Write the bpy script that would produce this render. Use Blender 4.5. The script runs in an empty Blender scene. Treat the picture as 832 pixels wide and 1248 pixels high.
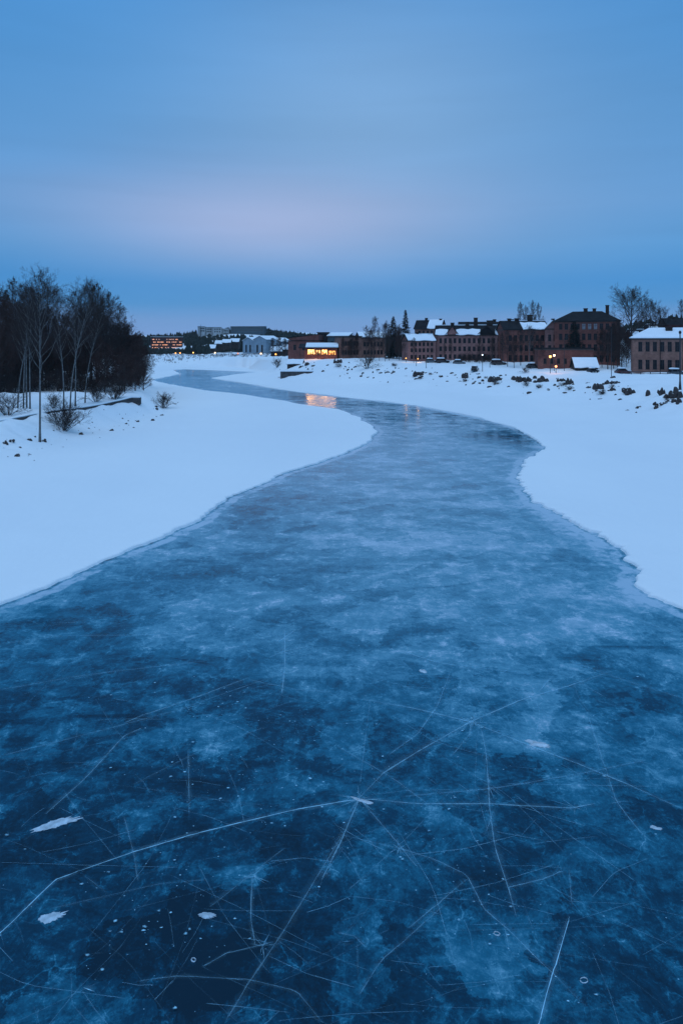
import bpy, math, random
import numpy as np
from mathutils import Vector, Matrix

random.seed(7)
C = bpy.context.scene.collection
FPX, CAMH, HZ, CX = 832.0, 15.0, 415.0, 416.0      # focal length in photo pixels, camera height, horizon row, centre column

# ------------------------------------------------------------------ helpers
def X_at(px, Y): return (px - CX) / FPX * Y
def Z_at(py, Y): return CAMH - (py - HZ) / FPX * Y

class MB:
    """collects faces; build() links them as ONE mesh object"""
    def __init__(s): s.v = []; s.f = []; s.m = []; s.mi = 0
    def quad(s, a, b, c, d):
        n = len(s.v); s.v += [a, b, c, d]; s.f.append((n, n+1, n+2, n+3)); s.m.append(s.mi)
    def poly(s, pts):
        n = len(s.v); s.v += list(pts); s.f.append(tuple(range(n, n+len(pts)))); s.m.append(s.mi)
    def box(s, x0, x1, y0, y1, z0, z1):
        n = len(s.v)
        s.v += [(x0,y0,z0),(x1,y0,z0),(x1,y1,z0),(x0,y1,z0),(x0,y0,z1),(x1,y0,z1),(x1,y1,z1),(x0,y1,z1)]
        for q in ((0,3,2,1),(4,5,6,7),(0,1,5,4),(1,2,6,5),(2,3,7,6),(3,0,4,7)):
            s.f.append(tuple(n+i for i in q)); s.m.append(s.mi)
    def prism(s, outline, a, b, axis='x'):
        """outline of (u,z) pairs swept from a to b along axis"""
        n = len(s.v); k = len(outline)
        for t in (a, b):
            for (u, z) in outline: s.v.append((t, u, z) if axis == 'x' else (u, t, z))
        s.f.append(tuple(range(n, n+k))); s.m.append(s.mi)
        s.f.append(tuple(range(n+2*k-1, n+k-1, -1))); s.m.append(s.mi)
        for i in range(k):
            j = (i+1) % k
            s.f.append((n+i, n+k+i, n+k+j, n+j)); s.m.append(s.mi)
    def tube(s, pts, rad, sides=5, cap=False):
        n = len(s.v); k = len(pts)
        for i, p in enumerate(pts):
            a = pts[max(0, i-1)]; b = pts[min(k-1, i+1)]
            t = Vector((b[0]-a[0], b[1]-a[1], b[2]-a[2]))
            if t.length < 1e-9: t = Vector((0, 0, 1))
            t.normalize()
            u = t.cross(Vector((0.31, 0.95, 0.05)) if abs(t.y) < .9 else Vector((1, 0, 0))); u.normalize()
            w = t.cross(u)
            r = rad[i] if hasattr(rad, '__len__') else rad
            for q in range(sides):
                an = 2*math.pi*q/sides; ca, sa = math.cos(an)*r, math.sin(an)*r
                s.v.append((p[0]+u.x*ca+w.x*sa, p[1]+u.y*ca+w.y*sa, p[2]+u.z*ca+w.z*sa))
        for i in range(k-1):
            for q in range(sides):
                q2 = (q+1) % sides
                s.f.append((n+i*sides+q, n+i*sides+q2, n+(i+1)*sides+q2, n+(i+1)*sides+q)); s.m.append(s.mi)
        if cap:
            s.f.append(tuple(n+q for q in reversed(range(sides)))); s.m.append(s.mi)
            s.f.append(tuple(n+(k-1)*sides+q for q in range(sides))); s.m.append(s.mi)
    def mesh(s, name, mats, smooth=False):
        me = bpy.data.meshes.new(name); me.from_pydata([tuple(p) for p in s.v], [], s.f)
        for m in (mats if isinstance(mats, (list, tuple)) else [mats]): me.materials.append(m)
        if len(me.materials) > 1: me.polygons.foreach_set('material_index', s.m)
        if smooth: me.polygons.foreach_set('use_smooth', [True]*len(me.polygons))
        me.update(); return me
    def build(s, name, mats, parent=None, smooth=False):
        return link(name, s.mesh(name, mats, smooth), parent)

def link(name, me, parent=None):
    o = bpy.data.objects.new(name, me); C.objects.link(o)
    if parent: o.parent = parent
    return o
def tag(o, label=None, cat=None, group=None, kind=None):
    if label: o['label'] = label
    if cat: o['category'] = cat
    if group: o['group'] = group
    if kind: o['kind'] = kind
    return o
def thing(name, label, cat, loc=(0,0,0), rz=0, group=None):
    o = link(name, None); o.location = loc; o.rotation_euler = (0, 0, rz)
    return tag(o, label, cat, group)
KIDS = {}
def copy_tree(o, parent=None):
    c = o.copy(); C.objects.link(c)
    if parent: c.parent = parent
    for ch in [k for k in bpy.data.objects if k.parent == o]: copy_tree(ch, c)
    return c
ORD = ['leftmost','second','third','fourth','fifth','sixth','seventh','eighth','ninth','tenth','eleventh','twelfth','thirteenth','fourteenth','fifteenth','sixteenth','seventeenth','eighteenth','nineteenth','twentieth']
def scr(o): return CX + o.location.x / max(1, o.location.y) * FPX
def nth(i): return 'leftmost' if i == 0 else ORD[i] + ' from left'

# ------------------------------------------------------------------ materials
def new_mat(name):
    m = bpy.data.materials.new(name); m.use_nodes = True
    nt = m.node_tree; return m, nt, nt.nodes['Principled BSDF'], nt.nodes, nt.links
def rgba(c): return (c[0], c[1], c[2], 1)
def mat(name, col, rough=.8, var=.25, scale=1.5, bump=0, metal=0, spec=.3):
    m, nt, b, N, L = new_mat(name)
    tc = N.new('ShaderNodeTexCoord'); nz = N.new('ShaderNodeTexNoise'); nz.inputs['Scale'].default_value = scale
    nz.inputs['Detail'].default_value = 6; L.new(tc.outputs['Object'], nz.inputs['Vector'])
    cr = N.new('ShaderNodeValToRGB'); L.new(nz.outputs['Fac'], cr.inputs['Fac'])
    cr.color_ramp.elements[0].position = .3; cr.color_ramp.elements[1].position = .7
    cr.color_ramp.elements[0].color = rgba([c*(1-var) for c in col]); cr.color_ramp.elements[1].color = rgba([min(1, c*(1+var)) for c in col])
    L.new(cr.outputs['Color'], b.inputs['Base Color'])
    b.inputs['Roughness'].default_value = rough; b.inputs['Metallic'].default_value = metal
    b.inputs['Specular IOR Level'].default_value = spec
    if bump:
        bp = N.new('ShaderNodeBump'); bp.inputs['Strength'].default_value = bump; bp.inputs['Distance'].default_value = .05
        L.new(nz.outputs['Fac'], bp.inputs['Height']); L.new(bp.outputs['Normal'], b.inputs['Normal'])
    return m
def brick_mat(name, col, mort=(.25,.2,.18)):
    m, nt, b, N, L = new_mat(name)
    tc = N.new('ShaderNodeTexCoord'); mp = N.new('ShaderNodeMapping'); mp.inputs['Rotation'].default_value = (math.pi/2, 0, 0)
    L.new(tc.outputs['Object'], mp.inputs['Vector'])
    br = N.new('ShaderNodeTexBrick'); L.new(mp.outputs['Vector'], br.inputs['Vector']); br.inputs['Scale'].default_value = 1
    br.inputs['Brick Width'].default_value = .5; br.inputs['Row Height'].default_value = .16; br.inputs['Mortar Size'].default_value = .012
    br.inputs['Color1'].default_value = rgba(col); br.inputs['Color2'].default_value = rgba([c*.7 for c in col]); br.inputs['Mortar'].default_value = rgba([(c+d)/2 for c, d in zip(col, mort)])
    nz = N.new('ShaderNodeTexNoise'); nz.inputs['Scale'].default_value = .35; nz.inputs['Detail'].default_value = 8; nz.inputs['Roughness'].default_value = .65
    L.new(tc.outputs['Object'], nz.inputs['Vector'])
    cr = N.new('ShaderNodeValToRGB'); L.new(nz.outputs['Fac'], cr.inputs['Fac'])
    cr.color_ramp.elements[0].position = .32; cr.color_ramp.elements[1].position = .68
    cr.color_ramp.elements[0].color = (.55,.5,.5,1); cr.color_ramp.elements[1].color = (1.2,1.15,1.1,1)
    mx = N.new('ShaderNodeMix'); mx.data_type = 'RGBA'; mx.blend_type = 'MULTIPLY'; mx.inputs[0].default_value = 1
    L.new(br.outputs['Color'], mx.inputs[6]); L.new(cr.outputs['Color'], mx.inputs[7]); L.new(mx.outputs[2], b.inputs['Base Color'])
    b.inputs['Roughness'].default_value = .9; b.inputs['Specular IOR Level'].default_value = .2
    return m
def emit(name, col, st):
    m, nt, b, N, L = new_mat(name)
    b.inputs['Base Color'].default_value = (.2,.15,.1,1); b.inputs['Emission Color'].default_value = rgba(col); b.inputs['Emission Strength'].default_value = st
    nz = N.new('ShaderNodeTexNoise'); nz.inputs['Scale'].default_value = .9; nz.inputs['Detail'].default_value = 5; tc = N.new('ShaderNodeTexCoord'); L.new(tc.outputs['Object'], nz.inputs['Vector'])
    mr = N.new('ShaderNodeMapRange'); mr.inputs[1].default_value = .35; mr.inputs[2].default_value = .65; mr.inputs[3].default_value = st*.35; mr.inputs[4].default_value = st*1.3
    L.new(nz.outputs['Fac'], mr.inputs[0]); L.new(mr.outputs[0], b.inputs['Emission Strength'])
    return m

M = {}
M['brick_red'] = brick_mat('red_brick', (.25,.085,.066), (.16,.12,.11))
M['brick_brown'] = brick_mat('brown_brick', (.31,.155,.12), (.18,.14,.13))
M['brick_pink'] = brick_mat('pinkish_plaster_brick', (.36,.175,.155), (.2,.15,.14))
M['brick_dark'] = brick_mat('dark_brick', (.08,.03,.028), (.08,.06,.06))
M['plaster_pale'] = mat('pale_plaster', (.36,.36,.36), .9, .2, .4)
M['metal_pale'] = mat('pale_sheet_metal', (.2,.26,.31), .5, .2, .5)
M['teal'] = mat('dark_teal_cladding', (.05,.075,.09), .7, .2, .5)
M['roof_dark'] = mat('dark_roof_metal', (.014,.013,.015), .8, .4, .6, spec=.12)
M['ice_snow'] = mat('thin_icy_snow', (.42,.52,.6), .8, .3, 5, bump=.4)
M['dark_wood'] = mat('dark_timber', (.03,.02,.017), .9, .4, 1)
M['snow_cap'] = mat('roof_snow', (.80,.83,.87), .9, .03, .6, bump=.3)
M['glass'] = mat('dark_window_glass', (.008,.009,.013), .15, .5, .6, spec=.22)
M['curtain'] = mat('window_with_pale_curtain', (.3,.28,.3), .4, .4, 1.2)
M['frame'] = mat('window_frame_paint', (.06,.045,.04), .7, .2, 1)
M['frame_pale'] = mat('pale_window_frame_paint', (.42,.38,.36), .7, .2, 1)
M['stone'] = mat('old_stone', (.06,.055,.055), .9, .5, 1.2, bump=.6)
M['bark_birch'] = mat('birch_bark', (.13,.12,.115), .85, .55, 3)
M['bark'] = mat('dark_bark', (.045,.033,.03), .95, .4, 2)
M['twig'] = mat('dark_twigs', (.035,.022,.02), .95, .3, 1)
M['twig_red'] = mat('reddish_twigs', (.05,.024,.02), .95, .3, 1)
M['needle'] = mat('dark_needles', (.010,.016,.012), .95, .4, 1)
M['post'] = mat('post_metal', (.035,.035,.04), .6, .3, 3, metal=.3)
M['tyre'] = mat('tyre_rubber', (.015,.015,.015), .9, .2, 3)
M['car_black'] = mat('black_car_paint', (.012,.012,.015), .25, .2, 1, spec=.6)
M['car_red'] = mat('dark_red_car_paint', (.08,.012,.012), .25, .2, 1, spec=.6)
M['car_grey'] = mat('grey_car_paint', (.09,.1,.11), .25, .2, 1, spec=.6)
M['cafe_light'] = emit('lit_cafe_window', (1, .46, .13), 7)
M['cafe_light_dim'] = emit('amber_cafe_window', (1, .48, .15), 2.6)
M['cafe_light_orange'] = emit('dim_orange_cafe_window', (1, .36, .08), 3.2)
M['win_orange'] = emit('lit_orange_window', (1, .4, .2), 3.0)
M['win_pink'] = emit('lit_pinkish_window', (1, .5, .36), 1.6)
M['lamp_amber'] = emit('amber_lamp', (1, .42, .08), 5)
M['lamp_warm'] = emit('warm_white_lamp', (1, .72, .42), 6)
M['lamp_red'] = emit('orange_lamp', (1, .27, .1), 4)
M['lamp_white'] = emit('cold_white_lamp', (.8, .9, 1), 5)

def rock_mat():
    m, nt, b, N, L = new_mat('snow_dusted_rock')
    tc = N.new('ShaderNodeTexCoord'); nz = N.new('ShaderNodeTexNoise'); nz.inputs['Scale'].default_value = 2.2; nz.inputs['Detail'].default_value = 8
    L.new(tc.outputs['Object'], nz.inputs['Vector'])
    cr = N.new('ShaderNodeValToRGB'); L.new(nz.outputs['Fac'], cr.inputs['Fac'])
    cr.color_ramp.elements[0].color = (.012,.011,.012,1); cr.color_ramp.elements[1].color = (.075,.055,.05,1)
    ge = N.new('ShaderNodeNewGeometry'); sx = N.new('ShaderNodeSeparateXYZ'); L.new(ge.outputs['Normal'], sx.inputs[0])
    ad = N.new('ShaderNodeMath'); ad.operation = 'MULTIPLY_ADD'; ad.inputs[1].default_value = .9; L.new(nz.outputs['Fac'], ad.inputs[0]); L.new(sx.outputs['Z'], ad.inputs[2])
    mr = N.new('ShaderNodeMapRange'); mr.inputs[1].default_value = 1.36; mr.inputs[2].default_value = 1.42; L.new(ad.outputs[0], mr.inputs[0])
    mx = N.new('ShaderNodeMix'); mx.data_type = 'RGBA'; L.new(mr.outputs[0], mx.inputs[0]); L.new(cr.outputs['Color'], mx.inputs[6]); mx.inputs[7].default_value = (.8,.83,.87,1)
    L.new(mx.outputs[2], b.inputs['Base Color']); b.inputs['Roughness'].default_value = .9
    return m
M['rock'] = rock_mat()

def snow_mat():
    m, nt, b, N, L = new_mat('ground_snow')
    ge = N.new('ShaderNodeNewGeometry'); mp = N.new('ShaderNodeMapping'); L.new(ge.outputs['Position'], mp.inputs['Vector'])
    mp.inputs['Scale'].default_value = (1, .45, 1); mp.inputs['Rotation'].default_value = (0, 0, .5)
    def noise(sc, det, ro=.5, src=mp.outputs['Vector']):
        n = N.new('ShaderNodeTexNoise'); n.inputs['Scale'].default_value = sc; n.inputs['Detail'].default_value = det; n.inputs['Roughness'].default_value = ro; L.new(src, n.inputs['Vector']); return n
    big = noise(.035, 4); mid = noise(.5, 7, .6); fine = noise(9, 5, .7)
    cr = N.new('ShaderNodeValToRGB'); L.new(big.outputs['Fac'], cr.inputs['Fac'])
    cr.color_ramp.elements[0].position = .3; cr.color_ramp.elements[1].position = .7
    cr.color_ramp.elements[0].color = (.76,.79,.83,1); cr.color_ramp.elements[1].color = (.84,.86,.88,1)
    L.new(cr.outputs['Color'], b.inputs['Base Color']); b.inputs['Roughness'].default_value = .75; b.inputs['Specular IOR Level'].default_value = .25
    h = N.new('ShaderNodeMath'); h.operation = 'MULTIPLY_ADD'; h.inputs[1].default_value = .12; L.new(fine.outputs['Fac'], h.inputs[0]); L.new(mid.outputs['Fac'], h.inputs[2])
    bp = N.new('ShaderNodeBump'); bp.inputs['Strength'].default_value = .8; bp.inputs['Distance'].default_value = .18
    L.new(h.outputs[0], bp.inputs['Height']); L.new(bp.outputs['Normal'], b.inputs['Normal'])
    return m
M['snow'] = snow_mat()

# ------------------------------------------------------------------ terrain
def hash2(ix, iy, s=0):
    n = (ix.astype(np.int64)*374761393 + iy.astype(np.int64)*668265263 + s*144665) & 0xffffffff
    n = ((n ^ (n >> 13)) * 1274126177) & 0xffffffff
    return ((n ^ (n >> 16)) & 0xffff) / 65535.0
def vnoise(x, y, s=0):
    x = np.asarray(x, float); y = np.asarray(y, float)
    ix = np.floor(x); iy = np.floor(y); fx = x-ix; fy = y-iy; fx = fx*fx*(3-2*fx); fy = fy*fy*(3-2*fy)
    a = hash2(ix, iy, s); b = hash2(ix+1, iy, s); c = hash2(ix, iy+1, s); d = hash2(ix+1, iy+1, s)
    return (a*(1-fx)+b*fx)*(1-fy)+(c*(1-fx)+d*fx)*fy - .5
def fbm(x, y, o=4, s=0):
    r = 0; a = 1
    for k in range(o): r = r + a*vnoise(x, y, s+k); a *= .5; x = x*2.03+7; y = y*2.03+3
    return r
def sstep(t): t = np.clip(t, 0, 1); return t*t*(3-2*t)
def pdist(x, y, pts, vals=None):
    """distance to a polyline, and the value carried by its nearest point"""
    best = np.full(x.shape, 1e18); bv = np.zeros(x.shape)
    for i in range(len(pts)-1):
        ax, ay = pts[i][:2]; bx, by = pts[i+1][:2]; dx, dy = bx-ax, by-ay
        t = np.clip(((x-ax)*dx+(y-ay)*dy)/(dx*dx+dy*dy), 0, 1)
        d = (x-ax-t*dx)**2+(y-ay-t*dy)**2; m = d < best; best = np.where(m, d, best)
        if vals: bv = np.where(m, vals[i]*(1-t)+vals[i+1]*t, bv)
    return np.sqrt(best), bv
TOE_R = [(90,-300),(85,-80),(75,0),(66,60),(59.4,119),(53,156),(39,176),(20,198),(-4.5,231),(-28,271),(-40,347),(-45,367),(-80,403),(-117,430),(-300,800),(-1800,3800)]
CRE_R = [(130,-300),(120,-80),(108,0),(98,90),(86,173),(73,206),(49,222),(25.5,252),(-5,277),(-34,333),(-87,436),(-143,525),(-270,850),(-1700,3900)]
CRE_RZ = [5,5,5,5,5,5,5.8,6.6,7.0,5.4,4,3.5,3,3]
TOE_L = [(-60,-300),(-52,-80),(-46,0),(-43,50),(-41.6,83),(-41,108),(-36.5,139),(-42,160),(-61,227),(-96,312),(-117,430),(-300,800),(-1800,3800)]
CRE_L = [(-75,-300),(-66,-80),(-60,0),(-53,50),(-50.5,83),(-49.4,99),(-47.5,111),(-44.4,125),(-41.5,138),(-50,165),(-75,230),(-120,320),(-150,430),(-330,800),(-1900,3800)]
CRE_LZ = [3]*len(CRE_L)
def ground_z(x, y, detail=True):
    x = np.asarray(x, float); y = np.asarray(y, float)
    xr = np.interp(y, [p[1] for p in TOE_R], [p[0] for p in TOE_R]); xl = np.interp(y, [p[1] for p in TOE_L], [p[0] for p in TOE_L])
    wob = fbm(x*.08, y*.08, 3, 5)*5
    z = np.zeros(x.shape)
    right = x + wob > xr; left = x + wob*.4 < xl
    for side, msk, toe, cre, cz in ((1, right, TOE_R, CRE_R, CRE_RZ), (-1, left, TOE_L, CRE_L, CRE_LZ)):
        xc = np.interp(y, [p[1] for p in cre], [p[0] for p in cre])
        dt, _ = pdist(x+wob*(1 if side > 0 else .4), y, toe); dc, H = pdist(x, y, cre, cz)
        beyond = (x > xc) if side > 0 else (x < xc)
        t = np.where(beyond, 1, dt/(dt+dc+1e-6))
        zz = H*sstep(t*1.0)**.9 + np.where(beyond, np.minimum(dc*.012, 1.2), 0)
        z = np.where(msk, zz, z)
    z = np.maximum(z, sstep((y-405)/90)*4)
    z = z + sstep((y-700)/250)*(9+11*np.exp(-((x+140)/75)**2))
    z = z + 21*np.exp(-(((x-205)/75)**2+((y-335)/75)**2))
    z = z + sstep((y-1100)/1500)*20
    bank = sstep(z/1.0)*(1-sstep((z-4)/3)*.5)
    if detail:
        z = z + bank*(fbm(x*.35, y*.35, 4, 11)*.75 + fbm(x*.09, y*.09, 2, 17)*1.0) + fbm(x*.05, y*.05, 3, 3)*.10 + np.where(y < 420, fbm(x*.22+y*.1, y*.16, 3, 23)*.07, 0)
    return z
def gz(x, y): return float(ground_z(np.array([x]), np.array([y]))[0])
_Y = np.concatenate([np.arange(20, 500, .5), np.arange(500, 1300, 2)])
def hit(px, py):
    """first ground point seen through a pixel of the photo"""
    X = X_at(px, _Y); zg = np.maximum(ground_z(X, _Y), .05); zr = Z_at(py, _Y)
    i = np.argmax(zg >= zr); return (float(X[i]), float(_Y[i]), float(zg[i]))

EL = [(-900,1300),(-400,920),(-200,825),(-60,765),(0,737),(35,724.6),(86.5,700),(138,679.6),(190,659),(231,638),(288.5,603.5),(346,578.6),(415,554),(450,538),(459,527),(450,517),(430,506),(412,500),(380,495.6),(346,489),(300,482),(254,476.5),(225,472),(193,466),(185,463),(205,459),(219,456),(211,451),(225,450)]
ER = [(1900,1300),(1250,920),(1000,815),(900,775),(832,744.5),(805,727),(779,709),(774,696),(766,688),(766,675.5),(732,652),(691,633),(665,621),(641,600),(636,579),(644,561),(666,547),(654,537),(628,522),(582,509),(504,494),(440,486.5),(380,480),(330,473),(301,467.6),(275,464),(258,461),(285,457),(314,453.6),(225,450)]
def world_edge(E):
    E = sorted(E, key=lambda e: e[1]); return [e[1] for e in E], [e[0] for e in E]
ELy, ELx = world_edge(EL); ERy, ERx = world_edge(ER)
def edge_x(Y, side):
    Y = np.asarray(Y, float); py = HZ + CAMH*FPX/np.maximum(Y, 10.0)
    e = np.interp(py, ELy if side < 0 else ERy, ELx if side < 0 else ERx)
    x = (e-CX)/FPX*np.maximum(Y, 10.0)
    x = np.where(Y < 14, (-30 - (14-Y)*.25) if side < 0 else (32 + (14-Y)*.25), x)
    blend = sstep((Y-14)/6); base = np.where(side < 0, -30.0, 32.0); x = np.where((Y >= 14) & (Y < 20), base*(1-blend)+x*blend, x)
    closed = py < 450.1
    if side > 0:
        jag = np.exp(-((Y-72)/24)**2)
        sp = np.abs(vnoise(Y*.9, 0*Y, 41))**.7*1.3*jag + fbm(Y*.22, 0*Y, 4, 47)*1.1*sstep((90-Y)/30)
        x = x - np.where(closed, 0, (Y*.55 % 1)*.55*np.exp(-((Y-74)/20)**2)*(.3+vnoise(Y*.3, 0*Y, 49)+.5) + sp - .35*jag + vnoise(Y*3.1, 0*Y, 43)*.28)
    else:
        x = x + np.where(closed, 0, fbm(Y*.25, 0*Y+9, 5, 51)*.75 + fbm(Y*1.6, 0*Y, 3, 53)*.22)
    return x
rows_py = np.concatenate([np.arange(450, 452, .5), np.arange(452, 780, .5), np.arange(780, 1310, 2.)])
rows = np.concatenate([[-300,-150,-80,-40,-15,0,6,10,12], np.sort(CAMH*FPX/(rows_py-HZ)), np.arange(358, 520, 3), np.geomspace(520, 5200, 60)])
rows = np.unique(np.round(rows, 3)); 
doff = np.concatenate([[-.06, .0, .03, .1, .22, .45, .8, 1.3, 2], np.arange(3, 112, 1.25), np.geomspace(114, 5200, 40)])
hoff = np.array([-.03, .03, .075, .11, .13, .14, .145, .15, .15])
def grid_mesh(name, Xg, Yg, Zg, mats):
    r, c = Xg.shape; v = np.stack([Xg, Yg, Zg], -1).reshape(-1, 3)
    i = np.arange(r-1)[:, None]*c + np.arange(c-1)[None, :]
    f = np.stack([i, i+1, i+c+1, i+c], -1).reshape(-1, 4)
    return v, f
vs, fs = [], []; n0 = 0
for side in (-1, 1):
    e = edge_x(rows, side)
    Xg = e[:, None] + side*doff[None, :]; Yg = np.repeat(rows[:, None], len(doff), 1)
    th = np.concatenate([hoff, np.full(len(doff)-len(hoff), .15)])
    thick = (.7+.6*(vnoise(rows*.15, rows*0, 61)+.5))[:, None]
    Zg = ground_z(Xg, Yg) + th[None, :]*thick*1.5
    Zg[:, 0] = -.03
    if side > 0: Xg, Yg, Zg = Xg, Yg, Zg
    else: Xg, Yg, Zg = Xg[:, ::-1], Yg[:, ::-1], Zg[:, ::-1]
    v, f = grid_mesh('', Xg, Yg, Zg, None); vs.append(v); fs.append(f+n0); n0 += len(v)
V = np.concatenate(vs); F = np.concatenate(fs)
me = bpy.data.meshes.new('snow_ground'); me.from_pydata(V.tolist(), [], F.tolist()); me.materials.append(M['snow'])
me.polygons.foreach_set('use_smooth', [True]*len(me.polygons)); me.update()
tag(link('snow_ground', me), 'smooth blue-white snow over the banks and frozen flats', kind='structure')

# ------------------------------------------------------------------ river ice
def ice_mat():
    m, nt, b, N, L = new_mat('river_ice')
    ge = N.new('ShaderNodeNewGeometry')
    def mapping(sc, rot=0):
        mp = N.new('ShaderNodeMapping'); mp.inputs['Scale'].default_value = sc; mp.inputs['Rotation'].default_value = (0, 0, rot); L.new(ge.outputs['Position'], mp.inputs['Vector']); return mp.outputs['Vector']
    def noise(vec, sc, det, ro=.5, dist=0):
        n = N.new('ShaderNodeTexNoise'); n.inputs['Scale'].default_value = sc; n.inputs['Detail'].default_value = det; n.inputs['Roughness'].default_value = ro; n.inputs['Distortion'].default_value = dist; L.new(vec, n.inputs['Vector']); return n.outputs['Fac']
    def mr(v, a, b_, c, d):
        n = N.new('ShaderNodeMapRange'); n.interpolation_type = 'SMOOTHSTEP'; L.new(v, n.inputs[0]); n.inputs[1].default_value = a; n.inputs[2].default_value = b_; n.inputs[3].default_value = c; n.inputs[4].default_value = d; return n.outputs[0]
    def ma(op, a, b_):
        n = N.new('ShaderNodeMath'); n.operation = op
        for i, q in enumerate((a, b_)):
            if isinstance(q, (int, float)): n.inputs[i].default_value = q
            else: L.new(q, n.inputs[i])
        return n.outputs[0]
    iso = mapping((1, 1, 1)); stre = mapping((.8, 1.1, 1), .35); stre2 = mapping((1.8, .35, 1), .5)
    big = mr(noise(iso, .055, 3, .55, .6), .36, .66, 0, 1)
    cloud = mr(noise(stre, .33, 9, .62, .8), .40, .70, 0, 1)
    patch = mr(noise(iso, .8, 10, .68, .5), .47, .66, 0, 1)
    fine = mr(noise(iso, 11, 6, .8, 0), .46, .72, 0, 1)
    streak = mr(noise(stre2, .9, 8, .7, .4), .5, .72, 0, 1)
    grain = mr(noise(iso, 2.6, 12, .78, .9), .42, .66, 0, 1)
    sx = N.new('ShaderNodeSeparateXYZ'); L.new(ge.outputs['Position'], sx.inputs[0])
    def veins(sc, wd, vec):          # hairline fracture network
        dn = N.new('ShaderNodeTexNoise'); dn.inputs['Scale'].default_value = sc*1.5; dn.inputs['Detail'].default_value = 4; L.new(vec, dn.inputs['Vector'])
        vm = N.new('ShaderNodeVectorMath'); vm.operation = 'MULTIPLY_ADD'; L.new(dn.outputs['Color'], vm.inputs[0]); vm.inputs[1].default_value = (.5/sc,)*3; L.new(vec, vm.inputs[2])
        v = N.new('ShaderNodeTexVoronoi'); v.feature = 'DISTANCE_TO_EDGE'; v.inputs['Scale'].default_value = sc; L.new(vm.outputs[0], v.inputs['Vector'])
        return mr(v.outputs['Distance'], 0, wd, 1, 0)
    vn = ma('MULTIPLY', veins(.8, .02, mapping((1,1,1), .7)), patch); vn2 = ma('MULTIPLY', veins(2.6, .03, mapping((1.3,.7,1), .2)), grain)
    # frost, thinner on the left, plus grazing reflection painted as paler colour upriver
    frost_and_sheen = ma('ADD', mr(sx.outputs['Y'], 16, 46, .0, .405), mr(ma('SUBTRACT', ma('MULTIPLY', sx.outputs['X'], 1), 0), -6, 5, -.07, .09))
    f = ma('ADD', ma('MULTIPLY', big, .12), .06)
    f = ma('ADD', f, ma('MULTIPLY', cloud, .15))
    f = ma('ADD', f, ma('MULTIPLY', ma('MULTIPLY', patch, ma('ADD', cloud, .35)), .17))
    f = ma('ADD', f, ma('MULTIPLY', ma('MULTIPLY', grain, ma('ADD', patch, .35)), .16))
    f = ma('ADD', f, ma('MULTIPLY', ma('MULTIPLY', fine, ma('ADD', grain, .25)), .20))
    f = ma('ADD', f, ma('MULTIPLY', streak, .10)); f = ma('ADD', f, ma('MULTIPLY', vn, .22)); f = ma('ADD', f, ma('MULTIPLY', vn2, .14))
    sweep = mr(noise(mapping((.05, .11, 1), .6), 1, 5, .6, 1.2), .36, .64, -.08, .09)
    blot = mr(noise(iso, .42, 12, .78, 1.4), .36, .64, -.08, .09)
    film = mr(noise(iso, 3.7, 12, .8, .3), .4, .66, -.03, .06)
    # refrozen plates with torn edges, each a little clearer or milkier than the next
    dn = N.new('ShaderNodeTexNoise'); dn.inputs['Scale'].default_value = 1.1; dn.inputs['Detail'].default_value = 9; dn.inputs['Roughness'].default_value = .7; L.new(iso, dn.inputs['Vector'])
    vm = N.new('ShaderNodeVectorMath'); vm.operation = 'MULTIPLY_ADD'; L.new(dn.outputs['Color'], vm.inputs[0]); vm.inputs[1].default_value = (2.4, 2.4, 0); L.new(iso, vm.inputs[2])
    pv_ = N.new('ShaderNodeTexVoronoi'); pv_.inputs['Scale'].default_value = .42; L.new(vm.outputs[0], pv_.inputs['Vector']); ps = N.new('ShaderNodeSeparateXYZ'); L.new(pv_.outputs['Color'], ps.inputs[0])
    plate = mr(ps.outputs['X'], 0, 1, -.09, .09)
    leads = ma('MULTIPLY', mr(noise(mapping((.10, .30, 1), -.35), 1, 9, .62, 1.6), .30, .40, 1, 0), -.14)
    f = ma('ADD', f, ma('ADD', plate, leads))
    f = ma('ADD', f, ma('ADD', sweep, ma('ADD', blot, film)))
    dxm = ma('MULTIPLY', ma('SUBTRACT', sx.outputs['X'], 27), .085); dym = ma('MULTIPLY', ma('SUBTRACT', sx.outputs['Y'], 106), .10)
    bare = mr(ma('ADD', ma('ADD', ma('MULTIPLY', dxm, dxm), ma('MULTIPLY', dym, dym)), ma('MULTIPLY', noise(mapping((.15, .6, 1), .1), 1, 8, .7), 1.2)), .4, 1.7, .42, 0)  # dark reflection of the buildings, painted in by thinning the frost colour
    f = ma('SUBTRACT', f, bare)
    f = ma('ADD', f, frost_and_sheen)
    at = N.new('ShaderNodeAttribute'); at.attribute_name = 'edge_d'
    # rim: windblown frost band by the snow edge
    rim = mr(at.outputs['Fac'], .1, 3.0, 1, 0)
    shelf = ma('MULTIPLY', ma('MULTIPLY', mr(at.outputs['Fac'], .95, 1.2, 1, 0), mr(at.outputs['Fac'], .24, .42, 0, 1)), mr(noise(iso, .35, 6, .6), .40, .55, .05, .34))
    rimn = ma('MULTIPLY', rim, mr(noise(iso, 1.6, 8, .65, .5), .38, .62, .1, 1))
    f = ma('SUBTRACT', f, ma('MULTIPLY', mr(at.outputs['Fac'], .12, .40, .26, 0), mr(noise(iso, .5, 7, .7), .42, .58, .0, 1)))      # wet overflow line right at the snow edge
    f2 = ma('ADD', ma('ADD', f, shelf), ma('MULTIPLY', rimn, .26))
    cr = N.new('ShaderNodeValToRGB'); L.new(f2, cr.inputs['Fac'])
    els = cr.color_ramp.elements; els[0].position = 0; els[0].color = (.001,.015,.032,1); els[1].position = 1; els[1].color = (.36,.50,.62,1)
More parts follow.
